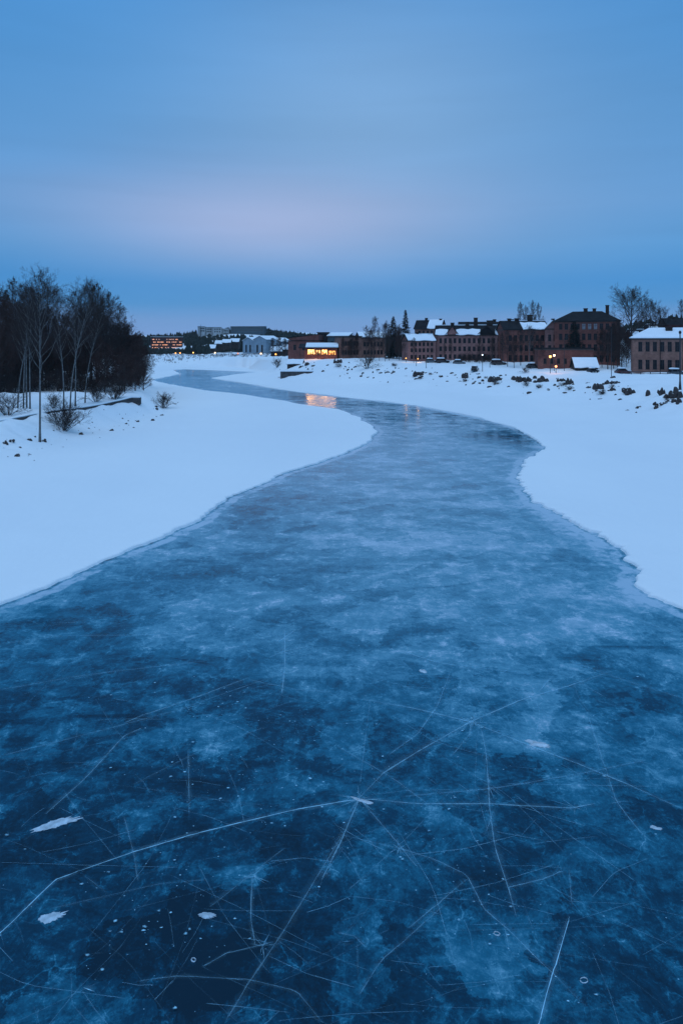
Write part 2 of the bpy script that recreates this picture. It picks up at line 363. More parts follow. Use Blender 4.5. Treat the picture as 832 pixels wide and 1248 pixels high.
    for p, c in ((.2,(.001,.040,.080,1)), (.42,(.009,.130,.215,1)), (.68,(.085,.28,.39,1))):
        e = els.new(p); e.color = c
    L.new(cr.outputs['Color'], b.inputs['Base Color'])
    ro = ma('ADD', ma('MULTIPLY', ma('SUBTRACT', f, frost_and_sheen), .3), .09)
    L.new(ro, b.inputs['Roughness']); b.inputs['IOR'].default_value = 1.31; b.inputs['Specular IOR Level'].default_value = .42
    bp = N.new('ShaderNodeBump'); bp.inputs['Strength'].default_value = .07; bp.inputs['Distance'].default_value = .05
    L.new(ma('ADD', noise(iso, 2.5, 6, .6), ma('MULTIPLY', fine, .15)), bp.inputs['Height']); L.new(bp.outputs['Normal'], b.inputs['Normal'])
    return m
def crack_mat():
    m, nt, b, N, L = new_mat('white_ice_crack')
    uv = N.new('ShaderNodeAttribute'); uv.attribute_name = 'strip'     # (across -1..1, strength)
    sx = N.new('ShaderNodeSeparateXYZ'); L.new(uv.outputs['Vector'], sx.inputs[0])
    ab = N.new('ShaderNodeMath'); ab.operation = 'ABSOLUTE'; L.new(sx.outputs['X'], ab.inputs[0])
    iv = N.new('ShaderNodeMath'); iv.operation = 'SUBTRACT'; iv.inputs[0].default_value = 1; L.new(ab.outputs[0], iv.inputs[1]); iv.use_clamp = True
    pw = N.new('ShaderNodeMath'); pw.operation = 'POWER'; pw.inputs[1].default_value = .8; L.new(iv.outputs[0], pw.inputs[0])
    ge = N.new('ShaderNodeNewGeometry'); nz = N.new('ShaderNodeTexNoise'); nz.inputs['Scale'].default_value = 2.2; nz.inputs['Detail'].default_value = 6; nz.inputs['Roughness'].default_value = .7; L.new(ge.outputs['Position'], nz.inputs['Vector'])
    mr = N.new('ShaderNodeMapRange'); mr.inputs[1].default_value = .35; mr.inputs[2].default_value = .6; mr.inputs[3].default_value = .45; mr.inputs[4].default_value = 1.25; L.new(nz.outputs['Fac'], mr.inputs[0])
    a = N.new('ShaderNodeMath'); a.operation = 'MULTIPLY'; L.new(pw.outputs[0], a.inputs[0]); L.new(sx.outputs['Y'], a.inputs[1])
    a2 = N.new('ShaderNodeMath'); a2.operation = 'MULTIPLY'; a2.use_clamp = True; L.new(a.outputs[0], a2.inputs[0]); L.new(mr.outputs[0], a2.inputs[1])
    L.new(a2.outputs[0], b.inputs['Alpha']); b.inputs['Base Color'].default_value = (.36,.70,.88,1); b.inputs['Roughness'].default_value = .8; b.inputs['Specular IOR Level'].default_value = .1
    return m
M['ice'] = ice_mat(); M['crack'] = crack_mat()

irows = rows[(rows <= 358)]
exl = edge_x(irows, -1); exr = edge_x(irows, 1)
u = np.concatenate([np.linspace(0, .12, 10)[:-1], np.linspace(.12, .88, 40)[:-1], np.linspace(.88, 1, 10)])
Xg = (exl-.3)[:, None]*(1-u) + (exr+.3)[:, None]*u; Yg = np.repeat(irows[:, None], len(u), 1); Zg = np.zeros(Xg.shape)
iv_, if_ = grid_mesh('', Xg, Yg, Zg, None)
eL = list(zip(exl.tolist(), irows.tolist())); eR = list(zip(exr.tolist(), irows.tolist()))
sel = slice(0, None, 3)
dl, _ = pdist(iv_[:, 0], iv_[:, 1], eL[sel]+[eL[-1]]); dr, _ = pdist(iv_[:, 0], iv_[:, 1], eR[sel]+[eR[-1]])
ed = np.minimum(dl, dr)
iV = iv_.tolist(); iF = if_.tolist(); iM = [0]*len(iF); strip = [(0, 0, 0)]*len(iV); edd = ed.tolist()
def gp(px, py): Y = CAMH*FPX/(py-HZ); return (X_at(px, Y), Y)
rnd = random.Random(5)
def ribbon(pts, w, a, zl, jit=.05, fade=True):
    """a crack: narrow strip lying on the ice, with wandering line and fading ends"""
    P = []
    for _ in range(2 if len(pts) > 2 else 0):
        nq = [pts[0]]
        for i in range(len(pts)-1):
            (x0, y0), (x1, y1) = pts[i], pts[i+1]; nq += [(x0*.92+x1*.08, y0*.92+y1*.08), (x0*.08+x1*.92, y0*.08+y1*.92)]
        pts = nq+[pts[-1]]
    for i in range(len(pts)-1):
        (x0, y0), (x1, y1) = pts[i], pts[i+1]; L_ = math.hypot(x1-x0, y1-y0); n = max(2, int(L_/.5)); n = min(n, 60)
        for k in range(n): t = k/n; P.append((x0+(x1-x0)*t, y0+(y1-y0)*t))
    P.append(pts[-1]); n = len(P)
    Q = []; jx = jy = 0
    for i, (x, y) in enumerate(P):
        jx = jx*.8 + rnd.gauss(0, jit)*.5; jy = jy*.8 + rnd.gauss(0, jit)*.5; Q.append((x+jx, y+jy))
    base = len(iV)
    for i, (x, y) in enumerate(Q):
        a0, b0 = Q[max(0, i-1)], Q[min(n-1, i+1)]; tx, ty = b0[0]-a0[0], b0[1]-a0[1]; l = math.hypot(tx, ty) or 1
        nx, ny = -ty/l, tx/l; s = i/(n-1); k = (min(1, s*5, (1-s)*5) if fade else 1); ww = w*(.6+.8*rnd.random())*(.35+.65*k)
        for q in (-1, 0, 1):
            iV.append([x+nx*ww*q, y+ny*ww*q, zl]); strip.append((q, a*k if fade else a, 0)); edd.append(50.)
    for i in range(n-1):
        for q in (0, 1):
            b1 = base+i*3+q; iF.append([b1, b1+1, b1+4, b1+3]); iM.append(1)
zl = [.004]
def lay(): zl[0] += .0006; return zl[0] if zl[0] < .06 else zl.__setitem__(0, .004) or .004
def c1(pts): return [gp(x/1.981, 720+y/1.981) for x, y in pts]
def c2(pts): return [gp(412+x/1.981, 720+y/1.981) for x, y in pts]
cr_list = [ # (points, half width, strength)
 (c1([(-40,870),(0,827),(60,770),(135,697),(190,677)]), .022, .85), (c1([(190,677),(330,628),(460,590),(600,555),(720,527),(832,508),(920,503)]), .024, .95),
 (c1([(110,540),(200,460),(300,350),(345,330)]), .022, .5), (c1([(300,320),(345,300),(480,255),(600,210)]), .022, .6),
 (c1([(688,95),(688,180),(680,250)]), .035, .55), (c1([(455,370),(458,555)]), .02, .4), (c1([(300,545),(325,640),(333,700)]), .016, .3),
 (c1([(505,765),(600,690),(690,620)]), .014, .35), (c1([(610,690),(605,800),(615,860)]), .018, .45), (c1([(545,1040),(600,950),(700,800),(832,580)]), .03, .3),
 (c1([(330,945),(430,930),(600,940),(720,970),(780,1046)]), .014, .35), (c1([(600,215),(720,240),(800,245)]), .02, .4), (c1([(0,240),(200,205),(500,170)]), .035, .25),
 (c1([(0,400),(200,350),(500,270)]), .03, .25), (c1([(490,910),(550,875),(660,850)]), .012, .5), (c1([(190,680),(270,740)]), .02, .25), (c1([(120,770),(380,710),(500,700)]), .012, .25),
 (c1([(320,470),(480,390),(640,330)]), .018, .25), (c1([(0,130),(150,110),(330,108),(560,98)]), .04, .25), (c1([(200,960),(232,970)]), .02, .9), (c1([(665,130),(720,90)]), .05, .5),
 (c2([(50,503),(110,440),(200,385),(320,318),(440,265),(560,230),(660,195)]), .045, .55), (c2([(50,262),(180,285),(320,318),(460,375),(575,418),(700,470),(832,530)]), .04, .5),
 (c2([(50,503),(200,517),(370,516),(560,527),(620,515)]), .03, .55), (c2([(150,500),(370,480),(600,440),(745,410)]), .025, .35),
 (c2([(345,335),(358,400),(365,520),(378,620),(410,720),(430,790)]), .03, .45), (c2([(50,503),(0,620),(-40,700)]), .03, .5),
 (c2([(0,590),(150,625),(230,650),(310,690),(350,770),(420,830),(520,930),(600,1010)]), .022, .4), (c2([(50,503),(150,620),(190,670)]), .02, .35),
 (c2([(600,295),(640,420),(670,510),(740,600)]), .025, .35), (c2([(555,660),(565,780)]), .014, .3), (c2([(558,790),(520,920),(485,1046),(475,1080)]), .017, .85),
 (c2([(275,400),(320,345),(330,300)]), .025, .3), (c2([(410,720),(490,700),(540,680)]), .025, .4), (c2([(170,820),(240,760),(310,700)]), .016, .35),
 (c2([(50,980),(100,900),(170,840),(260,760)]), .018, .3), (c2([(0,380),(130,455),(210,515)]), .02, .35), (c2([(270,200),(240,280),(190,350),(120,400)]), .028, .35),
 (c2([(160,150),(230,172),(280,182)]), .05, .5), (c2([(280,182),(400,195),(470,205)]), .03, .3), (c2([(480,250),(520,205)]), .04, .45), (c2([(350,600),(380,520)]), .018, .35), (c2([(330,50),(450,105)]), .05, .4),
 (c2([(45,840),(48,960)]), .012, .4), (c2([(398,800),(415,880)]), .016, .4), (c2([(0,830),(40,840),(70,870)]), .012, .35), (c2([(0,855),(40,850)]), .012, .4), (c2([(440,735),(480,850)]), .012, .25),
 (c2([(700,60),(832,110)]), .06, .4), (c2([(560,170),(700,220),(832,260)]), .05, .2),
]
for pts, w, a in cr_list:
    ribbon(pts, w*(.62 if a > .8 else .7), 1.6 if a > .8 else a*.85, lay(), .010); ribbon(pts, w*5, a*.13, lay(), .02)
for (px, py, k, R_) in ((437,974,16,.9), (574,880,10,1.2), (700,985,7,.8), (486,1035,8,.7), (344,795,7,1.6), (310,1070,8,.6), (320,1155,8,.5), (595,960,6,.8)):
    x, y = gp(px, py)
    for q in range(k): an = rnd.random()*6.28; r_ = R_*(.3+.9*rnd.random()); ribbon([(x-math.cos(an)*r_*.25, y-math.sin(an)*r_*.25), (x+math.cos(an)*r_, y+math.sin(an)*r_)], .012+.0002*y, .25+.3*rnd.random(), lay(), .006)
# fine skate-like scratches, densest near the bridge
for k in range(850):
    Y = 14*math.exp(rnd.random()*2.2); X = (rnd.random()-.5)*Y*1.05 + 0
    a0 = rnd.choice([rnd.gauss(.25, .35), rnd.gauss(2.6, .5), rnd.random()*math.pi]); Ln = (.6+rnd.random()**2*5)*(.6+Y/50)
    x2, y2 = X+math.cos(a0)*Ln, Y+math.sin(a0)*Ln; bend = rnd.gauss(0, Ln*.04)
    mid = ((X+x2)/2-math.sin(a0)*bend, (Y+y2)/2+math.cos(a0)*bend)
    el, er = edge_x(np.array([Y, y2]), -1), edge_x(np.array([Y, y2]), 1)
    if min(X, x2) < max(el)+1 or max(X, x2) > min(er)-1: continue
    ribbon([(X, Y), mid, (x2, y2)], .006+.00034*Y*(.4+rnd.random()), .06+.26*rnd.random()**2, lay(), .006)
# bubbles and frost specks frozen in the surface
cent = [gp(*q) for q in ((255,930),(270,900),(300,960),(380,960),(215,1090),(205,1115),(330,870),(260,885),(250,870),(520,1000),(560,880),(620,1100),(420,900),(170,830))]
for k in range(760):
    if rnd.random() < .6:
        c = rnd.choice(cent); x = c[0]+rnd.gauss(0, 1.1); y = c[1]+rnd.gauss(0, 1.6)
    else: y = 15*math.exp(rnd.random()*1.5); x = (rnd.random()-.5)*y
    r = .010+.035*rnd.random()**4; z_ = lay(); n = 7; base = len(iV); a = .3+.7*rnd.random()
    iV.append([x, y, z_]); strip.append((0, a*1.6, 0)); edd.append(50.)
    for q in range(n):
        an = 2*math.pi*q/n; rr = r*(.6+.8*rnd.random()); iV.append([x+math.cos(an)*rr*1.5, y+math.sin(an)*rr, z_]); strip.append((.75, a, 0)); edd.append(50.)
    for q in range(n): iF.append([base, base+1+q, base+1+(q+1) % n]); iM.append(1)
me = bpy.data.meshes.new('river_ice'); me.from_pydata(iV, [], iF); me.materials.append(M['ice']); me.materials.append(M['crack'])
me.polygons.foreach_set('material_index', iM)
at = me.attributes.new('edge_d', 'FLOAT', 'POINT'); at.data.foreach_set('value', edd)
at = me.attributes.new('strip', 'FLOAT_VECTOR', 'POINT'); at.data.foreach_set('vector', [c for s in strip for c in s]); me.update()
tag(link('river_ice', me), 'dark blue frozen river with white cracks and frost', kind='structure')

# loose snow lumps lying on the ice
def snow_patch(name, px, py, w, d, label, rot=0, lump=.03, n=72, seed=1, ragged=.3):
    r_ = random.Random(seed); mb = MB(); x, y = gp(px, py)
    ph = [r_.random()*6.28 for _ in range(12)]; ring = []
    for q in range(n):
        an = 2*math.pi*q/n; k = 1+ragged*sum(math.sin(an*(j+2)+ph[j])/(j+1.4) for j in range(5))*.8
        tail = max(0, math.cos(an))**3          # torn, wind-feathered end
        k *= 1+tail*.28*math.sin(an*19+ph[5])+.05*r_.gauss(0, 1)+.06*math.sin(an*11+ph[6])
        ring.append((math.cos(an)*w/2*k, math.sin(an)*d/2*k))
    lv = [(1, 0), (.94, lump*.35), (.75, lump*.7), (.5, lump*.95), (.2, lump)]
    for (s, z) in lv:
        for i, (a, b) in enumerate(ring): mb.v.append((a*s, b*s, z*(.65+.7*(math.sin(i*.7*s+ph[7])*.25+.5+.25*r_.random())) if z else 0))
    for l in range(len(lv)-1):
        for q in range(n): mb.f.append((l*n+q, l*n+(q+1) % n, (l+1)*n+(q+1) % n, (l+1)*n+q)); mb.m.append(0)
    mb.f.append(tuple((len(lv)-1)*n+q for q in range(n))); mb.m.append(0)
    o = mb.build(name, M['ice_snow'], smooth=True); o.location = (x, y, .002); o.rotation_euler = (0, 0, rot)
    return tag(o, label, 'snow patch', 'loose snow lying on the ice')
snow_patch('snow_patch', 68, 1004, 1.1, .42, 'largest feathered snow patch on the dark ice, left of the long white crack', .45, .025, seed=3)
snow_patch('snow_patch', 62, 1118, .5, .36, 'faint thin snow patch on dark ice below the bend of the long crack', .3, .012, seed=4)
snow_patch('snow_patch', 252, 1116, .36, .2, 'small bright white snow lump with a straight edge near the bottom of the ice', -.1, .04, seed=8, ragged=.2)
snow_patch('snow_patch', 441, 976, .9, .10, 'bright pointed snow sliver where the white cracks meet', -.45, .03, seed=6, ragged=.5)
snow_patch('snow_patch', 654, 907, .62, .42, 'round ridged snow lump beside the crossing cracks on the right', -.3, .05, seed=7, ragged=.5)
snow_patch('snow_patch', 798, 1009, .3, .16, 'tiny snow fleck near the right edge of the ice', -.2, .02, seed=9)
snow_patch('snow_patch', 515, 818, .32, .3, 'tiny snow fleck on the pale ice above the crossing cracks', -.2, .02, seed=12)
def ring_obj(px, py, r, label, seed):
    mb = MB(); x, y = gp(px, py); r_ = random.Random(seed); pts = []
    for q in range(19): an = 2*math.pi*q/18; k = 1+.18*math.sin(an*2+seed)+.05*r_.random(); pts.append((math.cos(an)*r*k, math.sin(an)*r*k, 0))
    mb.tube(pts, [.009+.008*r_.random() for _ in pts], 6)
    o = mb.build('frost_ring', M['ice_snow'], smooth=True); o.location = (x, y, .006); tag(o, label, 'frost ring', 'frost rings on the ice')
ring_obj(711, 1195, .075, 'small white frost ring on the ice at the lower right', 1)
ring_obj(605, 1138, .06, 'white frost ring on the ice left of the lone straight crack', 2)
ring_obj(236, 1170, .05, 'tiny frost ring on the ice at the lower left', 3)

# ------------------------------------------------------------------ trees
def grow(seed, H, crown0=.45, n1=26, l1=.28, ang=.8, n2=7, n3=6, n4=3, lean=0, r0=.16, droop=0., tmin=.012, forks=0, top_long=.25):
    r_ = random.Random(seed); tr = MB(); cr = MB()
    n = 12; pts = []; x = y = 0; wx, wy = r_.random()*6, r_.random()*6
    for i in range(n+1):
        t = i/n; pts.append(Vector((lean*t*t*H*.2+math.sin(t*4+wx)*.012*H*t, math.cos(t*5+wy)*.01*H*t, t*H)))
    rad = [r0*(1-.93*(i/n)**.9)+.012 for i in range(n+1)]; rad[0] *= 1.25
    tr.tube(pts, rad, 8)
    def at(t):
        f = t*n; i = min(n-1, int(f)); return pts[i].lerp(pts[i+1], f-i), rad[i]*(1-(f-i))+rad[i+1]*(f-i)
    def br(p, d, L_, r, lev):
        ns = (0, 6, 4, 3, 2)[lev]; q = [p.copy()]; dd = d.copy()
        for i in range(ns):
            up = .10 if lev < 3 else (.04 - droop)
            dd = (dd + Vector((r_.gauss(0, .13), r_.gauss(0, .13), r_.gauss(0, .1)+up))).normalized(); q.append(q[-1]+dd*L_/ns)
        rr = [max(tmin*.55, r*(1-.8*i/ns)) for i in range(ns+1)]
        (tr if lev == 1 else cr).tube(q, rr, (0, 5, 4, 3, 3)[lev])
        if lev >= 4: return
        cnt = (0, n2, n3, n4)[lev]
        for k in range(cnt):
            t = .18+.82*(k+r_.random())/cnt; f = t*ns; i = min(ns-1, int(f)); pp = q[i].lerp(q[i+1], f-i); ax = (q[i+1]-q[i]).normalized()
            side = ax.cross(Vector((r_.gauss(0,1), r_.gauss(0,1), r_.gauss(0,1)))).normalized()
            a = .55+.35*r_.random(); nd = (ax*math.cos(a)+side*math.sin(a)).normalized()
            br(pp, nd, L_*(.5-.22*t)*(.8+.5*r_.random()), max(tmin*.6, r*.45*(1-.5*t)), lev+1)
    for k in range(n1):
        t = crown0+(1-crown0)*((k+r_.random()*.8)/n1); p, rr = at(min(.995, t)); az = k*2.4+r_.random()*.8
        s = (t-crown0)/(1-crown0); prof = (math.sin(math.pi*min(1, .25+s*.75)))**.7
        L_ = H*l1*max(top_long, prof)*(.75+.5*r_.random()); a = ang*(1-.45*s)
        br(p, Vector((math.cos(az)*math.sin(a), math.sin(az)*math.sin(a), math.cos(a))), L_, max(tmin, rr*.5), 1)
    return tr, cr
def grow_bush(seed, H, W, stems=26, tmin=.012):
    r_ = random.Random(seed); tr = MB(); cr = MB()
    def br(p, d, L_, r, lev):
        ns = 4; q = [p]; dd = d
        for i in range(ns):
            dd = (dd+Vector((r_.gauss(0,.16), r_.gauss(0,.16), r_.gauss(0,.1)+.03))).normalized(); q.append(q[-1]+dd*L_/ns)
        (tr if lev == 0 else cr).tube(q, [max(tmin*.5, r*(1-.75*i/ns)) for i in range(ns+1)], 4 if lev == 0 else 3)
        if lev < 3:
            for k in range((6, 5, 3)[lev]):
                t = .25+.75*r_.random(); i = min(ns-1, int(t*ns)); pp = q[i].lerp(q[i+1], t*ns-i); sd = Vector((r_.gauss(0,1), r_.gauss(0,1), r_.gauss(0,.6))).normalized()
                br(pp, ((q[i+1]-q[i]).normalized()+sd*.75).normalized(), L_*.45*(.7+.6*r_.random()), r*.5, lev+1)
    for k in range(stems):
        az = r_.random()*6.28; a = r_.random()**.7*math.atan2(W/2, H)*1.2
        br(Vector((math.cos(az)*W*.08*r_.random(), math.sin(az)*W*.08*r_.random(), -.05)), Vector((math.cos(az)*math.sin(a), math.sin(az)*math.sin(a), math.cos(a))), H*(.7+.4*r_.random()), .03, 0)
    return tr, cr
def grow_fir(seed, H, R, nb=420, dens=11):
    r_ = random.Random(seed); tr = MB(); cr = MB(); tr.tube([(0,0,0),(0,0,H*.5),(0,0,H*.98)], [H*.014, H*.009, .02], 8)
    for k in range(nb):
        t = (k+r_.random())/nb; z = H*(.06+.93*t); L_ = R*(1-t)**.8*(.7+.5*r_.random())+.15; az = r_.random()*6.28; dr = -.25-.2*r_.random()+t*.6
        e = Vector((math.cos(az)*L_, math.sin(az)*L_, z+dr*L_*.6)); b0 = Vector((0, 0, z)); cr.tube([b0, b0.lerp(e, .5)+Vector((0,0,.05*L_)), e], [.03, .02, .008], 3)
        for j in range(dens):
            s = .15+.85*r_.random(); p = b0.lerp(e, s); ln = L_*.28*(1.15-s)+.25; a2 = az+r_.choice((-1, 1))*(.5+.5*r_.random()); q = p+Vector((math.cos(a2)*ln, math.sin(a2)*ln, -ln*(.2+.4*r_.random())))
            w = Vector((-math.sin(a2), math.cos(a2), r_.gauss(0,.6))).normalized()*ln*.22
            cr.poly([p, p.lerp(q, .5)+w, q, p.lerp(q, .55)-w])
    return tr, cr
def tree_meshes(name, gen, mtr, mcr): return gen[0].mesh(name+'_trunk', mtr, True), gen[1].mesh(name+'_crown', mcr)
T = {
 'birch_a': tree_meshes('birch', grow(1, 24, .42, 30, .27, .75, 8, 7, 4, r0=.17), M['bark_birch'], M['twig']),
 'birch_b': tree_meshes('birch', grow(2, 22, .5, 26, .24, .62, 8, 7, 4, lean=1.0, r0=.14), M['bark_birch'], M['twig']),
 'birch_c': tree_meshes('birch', grow(3, 22, .38, 28, .22, .7, 8, 7, 4, lean=-.6, r0=.14, droop=.1), M['bark_birch'], M['twig']),
 'alder': tree_meshes('alder', grow(4, 17, .12, 46, .27, .95, 9, 8, 4, r0=.16, tmin=.02), M['bark'], M['twig_red']),
 'alder_b': tree_meshes('alder', grow(14, 14, .06, 46, .33, 1.1, 9, 8, 4, r0=.16, tmin=.02, droop=.05), M['bark'], M['twig_red']),
 'ash': tree_meshes('ash', grow(24, 19, .22, 34, .27, .8, 8, 7, 4, r0=.16, tmin=.016), M['bark'], M['twig']),
 'oak': tree_meshes('oak', grow(5, 16.5, .25, 24, .5, 1.15, 9, 8, 5, r0=.42, tmin=.024, top_long=.45), M['bark'], M['twig']),
 'slim': tree_meshes('slim_tree', grow(6, 14, .3, 24, .22, .7, 7, 6, 3, r0=.12, tmin=.022), M['bark'], M['twig']),
 'fir': tree_meshes('fir', grow_fir(7, 20, 3.6), M['bark'], M['needle']),
 'fir_b': tree_meshes('fir', grow_fir(8, 17, 4.0), M['bark'], M['needle']),
 'bush': tree_meshes('bush', grow_bush(9, 2.6, 4.5, 30), M['bark'], M['twig']),
 'bush_b': tree_meshes('bush', grow_bush(10, 2.2, 3, 18), M['bark'], M['twig']),
}
HT = {'birch_a':24,'birch_b':22,'birch_c':22,'alder':17,'ash':19,'alder_b':14,'oak':18,'slim':14,'fir':20,'fir_b':17,'bush':2.6,'bush_b':2.2}
def plant(kind, name, cat, loc, height, rz, label, group, wide=1, parts=('trunk','crown')):
    t = thing(name, label, cat, loc, rz, group); s = height/HT[kind]; t.scale = (s*wide, s*wide, s)
    link(parts[0], T[kind][0], t); link(parts[1], T[kind][1], t); return t
r4 = random.Random(44)
# left bank grove: (kind, base px, depth Y, top py)
def on(px, Y): x = X_at(px, Y); return (x, Y, gz(x, Y)-.05)
def top_h(loc, py): return max(1.5, Z_at(py, loc[1]) - loc[2])
front = [('birch_b', 22, 119, 352), ('birch_c', 29, 117, 345), ('birch_a', 33, 121, 350), ('birch_c', 37, 118, 340), ('birch_a', 49, 97, 326), ('birch_c', 78, 120, 347), ('birch_b', 86, 117, 341), ('birch_a', 92, 124, 352), ('birch_b', 104, 130, 368)]
front_words = ['thin birch leaning left at the frame edge of the left grove','slender birch just right of the leftmost leaning one','middle trunk of the close birch cluster on the left bank','right hand trunk of the close birch cluster on the left bank','tall birch standing alone in front of the path wall down on the left slope','straight pale birch behind the round bush','pale birch leaning right behind the round bush','thin birch between the leaning pale birch and the dark bent one','dark bent birch nearest the end of the path wall']
for (k, px, Y, ty), w in zip(front, front_words):
    l = on(px, Y); plant(k, 'birch_tree', 'tree', l, top_h(l, ty)*.93, r4.random()*6.28 if k != 'birch_b' else 0.1, w, 'bare birches on the left bank')
back = []
for px, Y, ty, k in [(-60,150,355,'fir'),(-25,160,350,'alder'),(0,150,362,'alder'),(8,185,352,'fir'),(18,165,372,'alder_b'),(28,190,368,'fir_b'),(42,175,372,'alder'),(52,200,385,'fir_b'),(60,170,378,'alder'),(68,195,384,'fir'),(82,180,388,'alder_b'),(92,205,392,'fir_b'),(98,172,376,'alder'),(112,190,366,'alder'),(118,176,384,'alder_b'),(128,205,388,'alder'),(138,185,366,'birch_c'),(142,195,398,'alder_b'),(152,210,402,'alder_b'),(160,185,412,'alder_b'),(168,205,408,'alder_b'),(36,160,395,'alder_b'),(74,165,400,'alder_b'),(-10,170,390,'fir_b'),(12,155,398,'alder_b'),(106,165,402,'alder_b'),(175,170,425,'alder_b'),(146,160,425,'alder_b'),(128,158,420,'alder_b'),(165,160,424,'alder_b'),(170,168,434,'alder_b'),(152,152,432,'alder_b'),(120,168,352,'ash'),(131,172,361,'ash'),(146,182,374,'ash'),(60,170,350,'ash'),(15,165,345,'ash'),(110,172,350,'birch_a'),(152,188,392,'alder')]:
    back.append((px, Y, ty, k))
back.sort(); cnt = {}
for px, Y, ty, k in back:
    l = on(px, Y); fir = k.startswith('fir'); i = cnt.get(fir, 0); cnt[fir] = i+(k[:5] != 'birch' and k != 'ash')
    if k[:5] == 'birch': nm, cat, lab = 'birch_tree', 'tree', 'airy birch rising above the dark thicket ' + ('right of the pale trunks' if k == 'birch_c' else 'just behind the dark bent birch')
    elif k == 'ash': nm, cat, lab = 'ash_tree', 'tree', 'open crowned dark tree over the left thicket, around ' + {15:'the close birch cluster',60:'the lone tall birch',120:'the dark bent birch',131:'the right shoulder of the thicket',146:'the right edge of the thicket'}[px]
    elif fir: nm, cat, lab = 'fir_tree', 'conifer', 'dark conifer at the back of the left grove, %s of the conifers' % nth(i)
    else: nm, cat, lab = 'alder_tree', 'tree', 'dense dark reddish bare tree in the left thicket, %s of that kind' % nth(i) if i < 20 else 'low dark bare tree at the right end of the left thicket, %s from the right' % ['first','second','third','fourth','fifth','sixth','seventh','eighth','ninth'][sum(1 for b_ in back if b_[3][:5] == 'alder')-1-i]
    plant(k, nm, cat, l, top_h(l, ty), r4.random()*6.28, lab, 'dark trees of the left thicket', wide=1.1 if k == 'alder_b' else 1)
def bush_at(px, py, h, label, k='bush', wide=1, group='bare bushes on the banks'):
    x, y, z = hit(px, py); plant(k, 'bush', 'bush', (x, y, z-.05), h, r4.random()*6.28, label, group, wide, ('stems','crown'))
bush_at(77, 527, 3.6, 'wide bare bush on the left slope below the path wall', wide=1.1)
bush_at(200, 499, 2.8, 'bare bush on the snow beyond the end of the path wall', 'bush_b', 1.2)
bush_at(10, 509, 3.2, 'bare bush beside the path at the left frame edge', 'bush_b', 1.2)
bush_at(66, 499, 2.2, 'small bare bush among the pale trunks above the path', 'bush_b', 1)
bush_at(118, 491, 2.6, 'dark bush behind the path wall near its stone end', 'bush_b', 1.2)
bush_at(140, 488, 3.4, 'thick dark bush at the foot of the thicket by the stone wall end', 'bush', 1.1)
for i, (px, Y) in enumerate(((-8,150),(6,153),(19,151),(31,156),(44,153),(57,158),(70,155),(83,160),(96,158),(109,163),(121,162),(133,168),(146,172),(157,178))):
    x, y, z = on(px, Y); plant('bush', 'bush', 'bush', (x, y, z-.1), 3.0+r4.random()*1.5, r4.random()*6.28, 'dark undergrowth bush at the foot of the left thicket, %s of the row' % nth(i), 'undergrowth bushes of the left thicket', 1.25, ('stems','crown'))
bush_at(447, 450, 4.2, 'bare bush on the far bank right of the quay wall', 'bush_b', 1.1)
bush_at(338, 448, 3.4, 'bare bush left of the dark quay wall', 'bush_b', 1)
for i, (px, py, h) in enumerate(((512,463,1.6),(604,470,1.8),(641,472,2.0),(657,474,1.7),(684,472,1.7),(732,482,1.8),(745,474,1.4),(693,476,1.6),(812,489,1.5),(566,466,1.5),(412,449,2.4),(480,447,1.8),(640,455,2.4),(524,458,1.2),(592,462,1.2))):
    bush_at(px, py, h*.6, 'low dark scrubby bush among the rocks of the right bank, %s of those' % nth(sorted([512,604,641,657,684,732,745,693,812,566,412,480,640,524,592]).index(px)), 'bush' if i % 2 else 'bush_b', 1.3, 'scrubby bushes on the right bank')
for i, px in enumerate((562, 570, 579, 588, 596)):
    x, y, z = on(px, 256-i*.5); plant('bush', 'bush', 'bush', (x, y, z-.1), 2.6+(i % 2)*.5, i, 'dark leafless hedge bush before the long gabled tenement, %s of five' % nth(i), 'hedge bushes before the long tenement', 1.1, ('stems','crown'))
# ------------------------------------------------------------------ buildings
def wall_face(mb, w, h, ops, place, zb=-2.0, depth=.28):
    """a wall with real openings; place maps (u, out, z) to local coordinates"""
    us = sorted(set([-w/2, w/2]+[o[0] for o in ops]+[o[1] for o in ops])); zs = sorted(set([zb, h]+[o[2] for o in ops]+[o[3] for o in ops]))
    for i in range(len(us)-1):
        for j in range(len(zs)-1):
            um, zm = (us[i]+us[i+1])/2, (zs[j]+zs[j+1])/2
            if any(o[0] < um < o[1] and o[2] < zm < o[3] for o in ops): continue
            mb.quad(*[place(a, 0, b) for a, b in ((us[i],zs[j]),(us[i+1],zs[j]),(us[i+1],zs[j+1]),(us[i],zs[j+1]))])
    for (a, b, c, d) in ops:
        for p, q in (((a,c),(b,c)), ((b,c),(b,d)), ((b,d),(a,d)), ((a,d),(a,c))):
            mb.quad(place(p[0],0,p[1]), place(q[0],0,q[1]), place(q[0],-depth,q[1]), place(p[0],-depth,p[1]))
WIN = {}
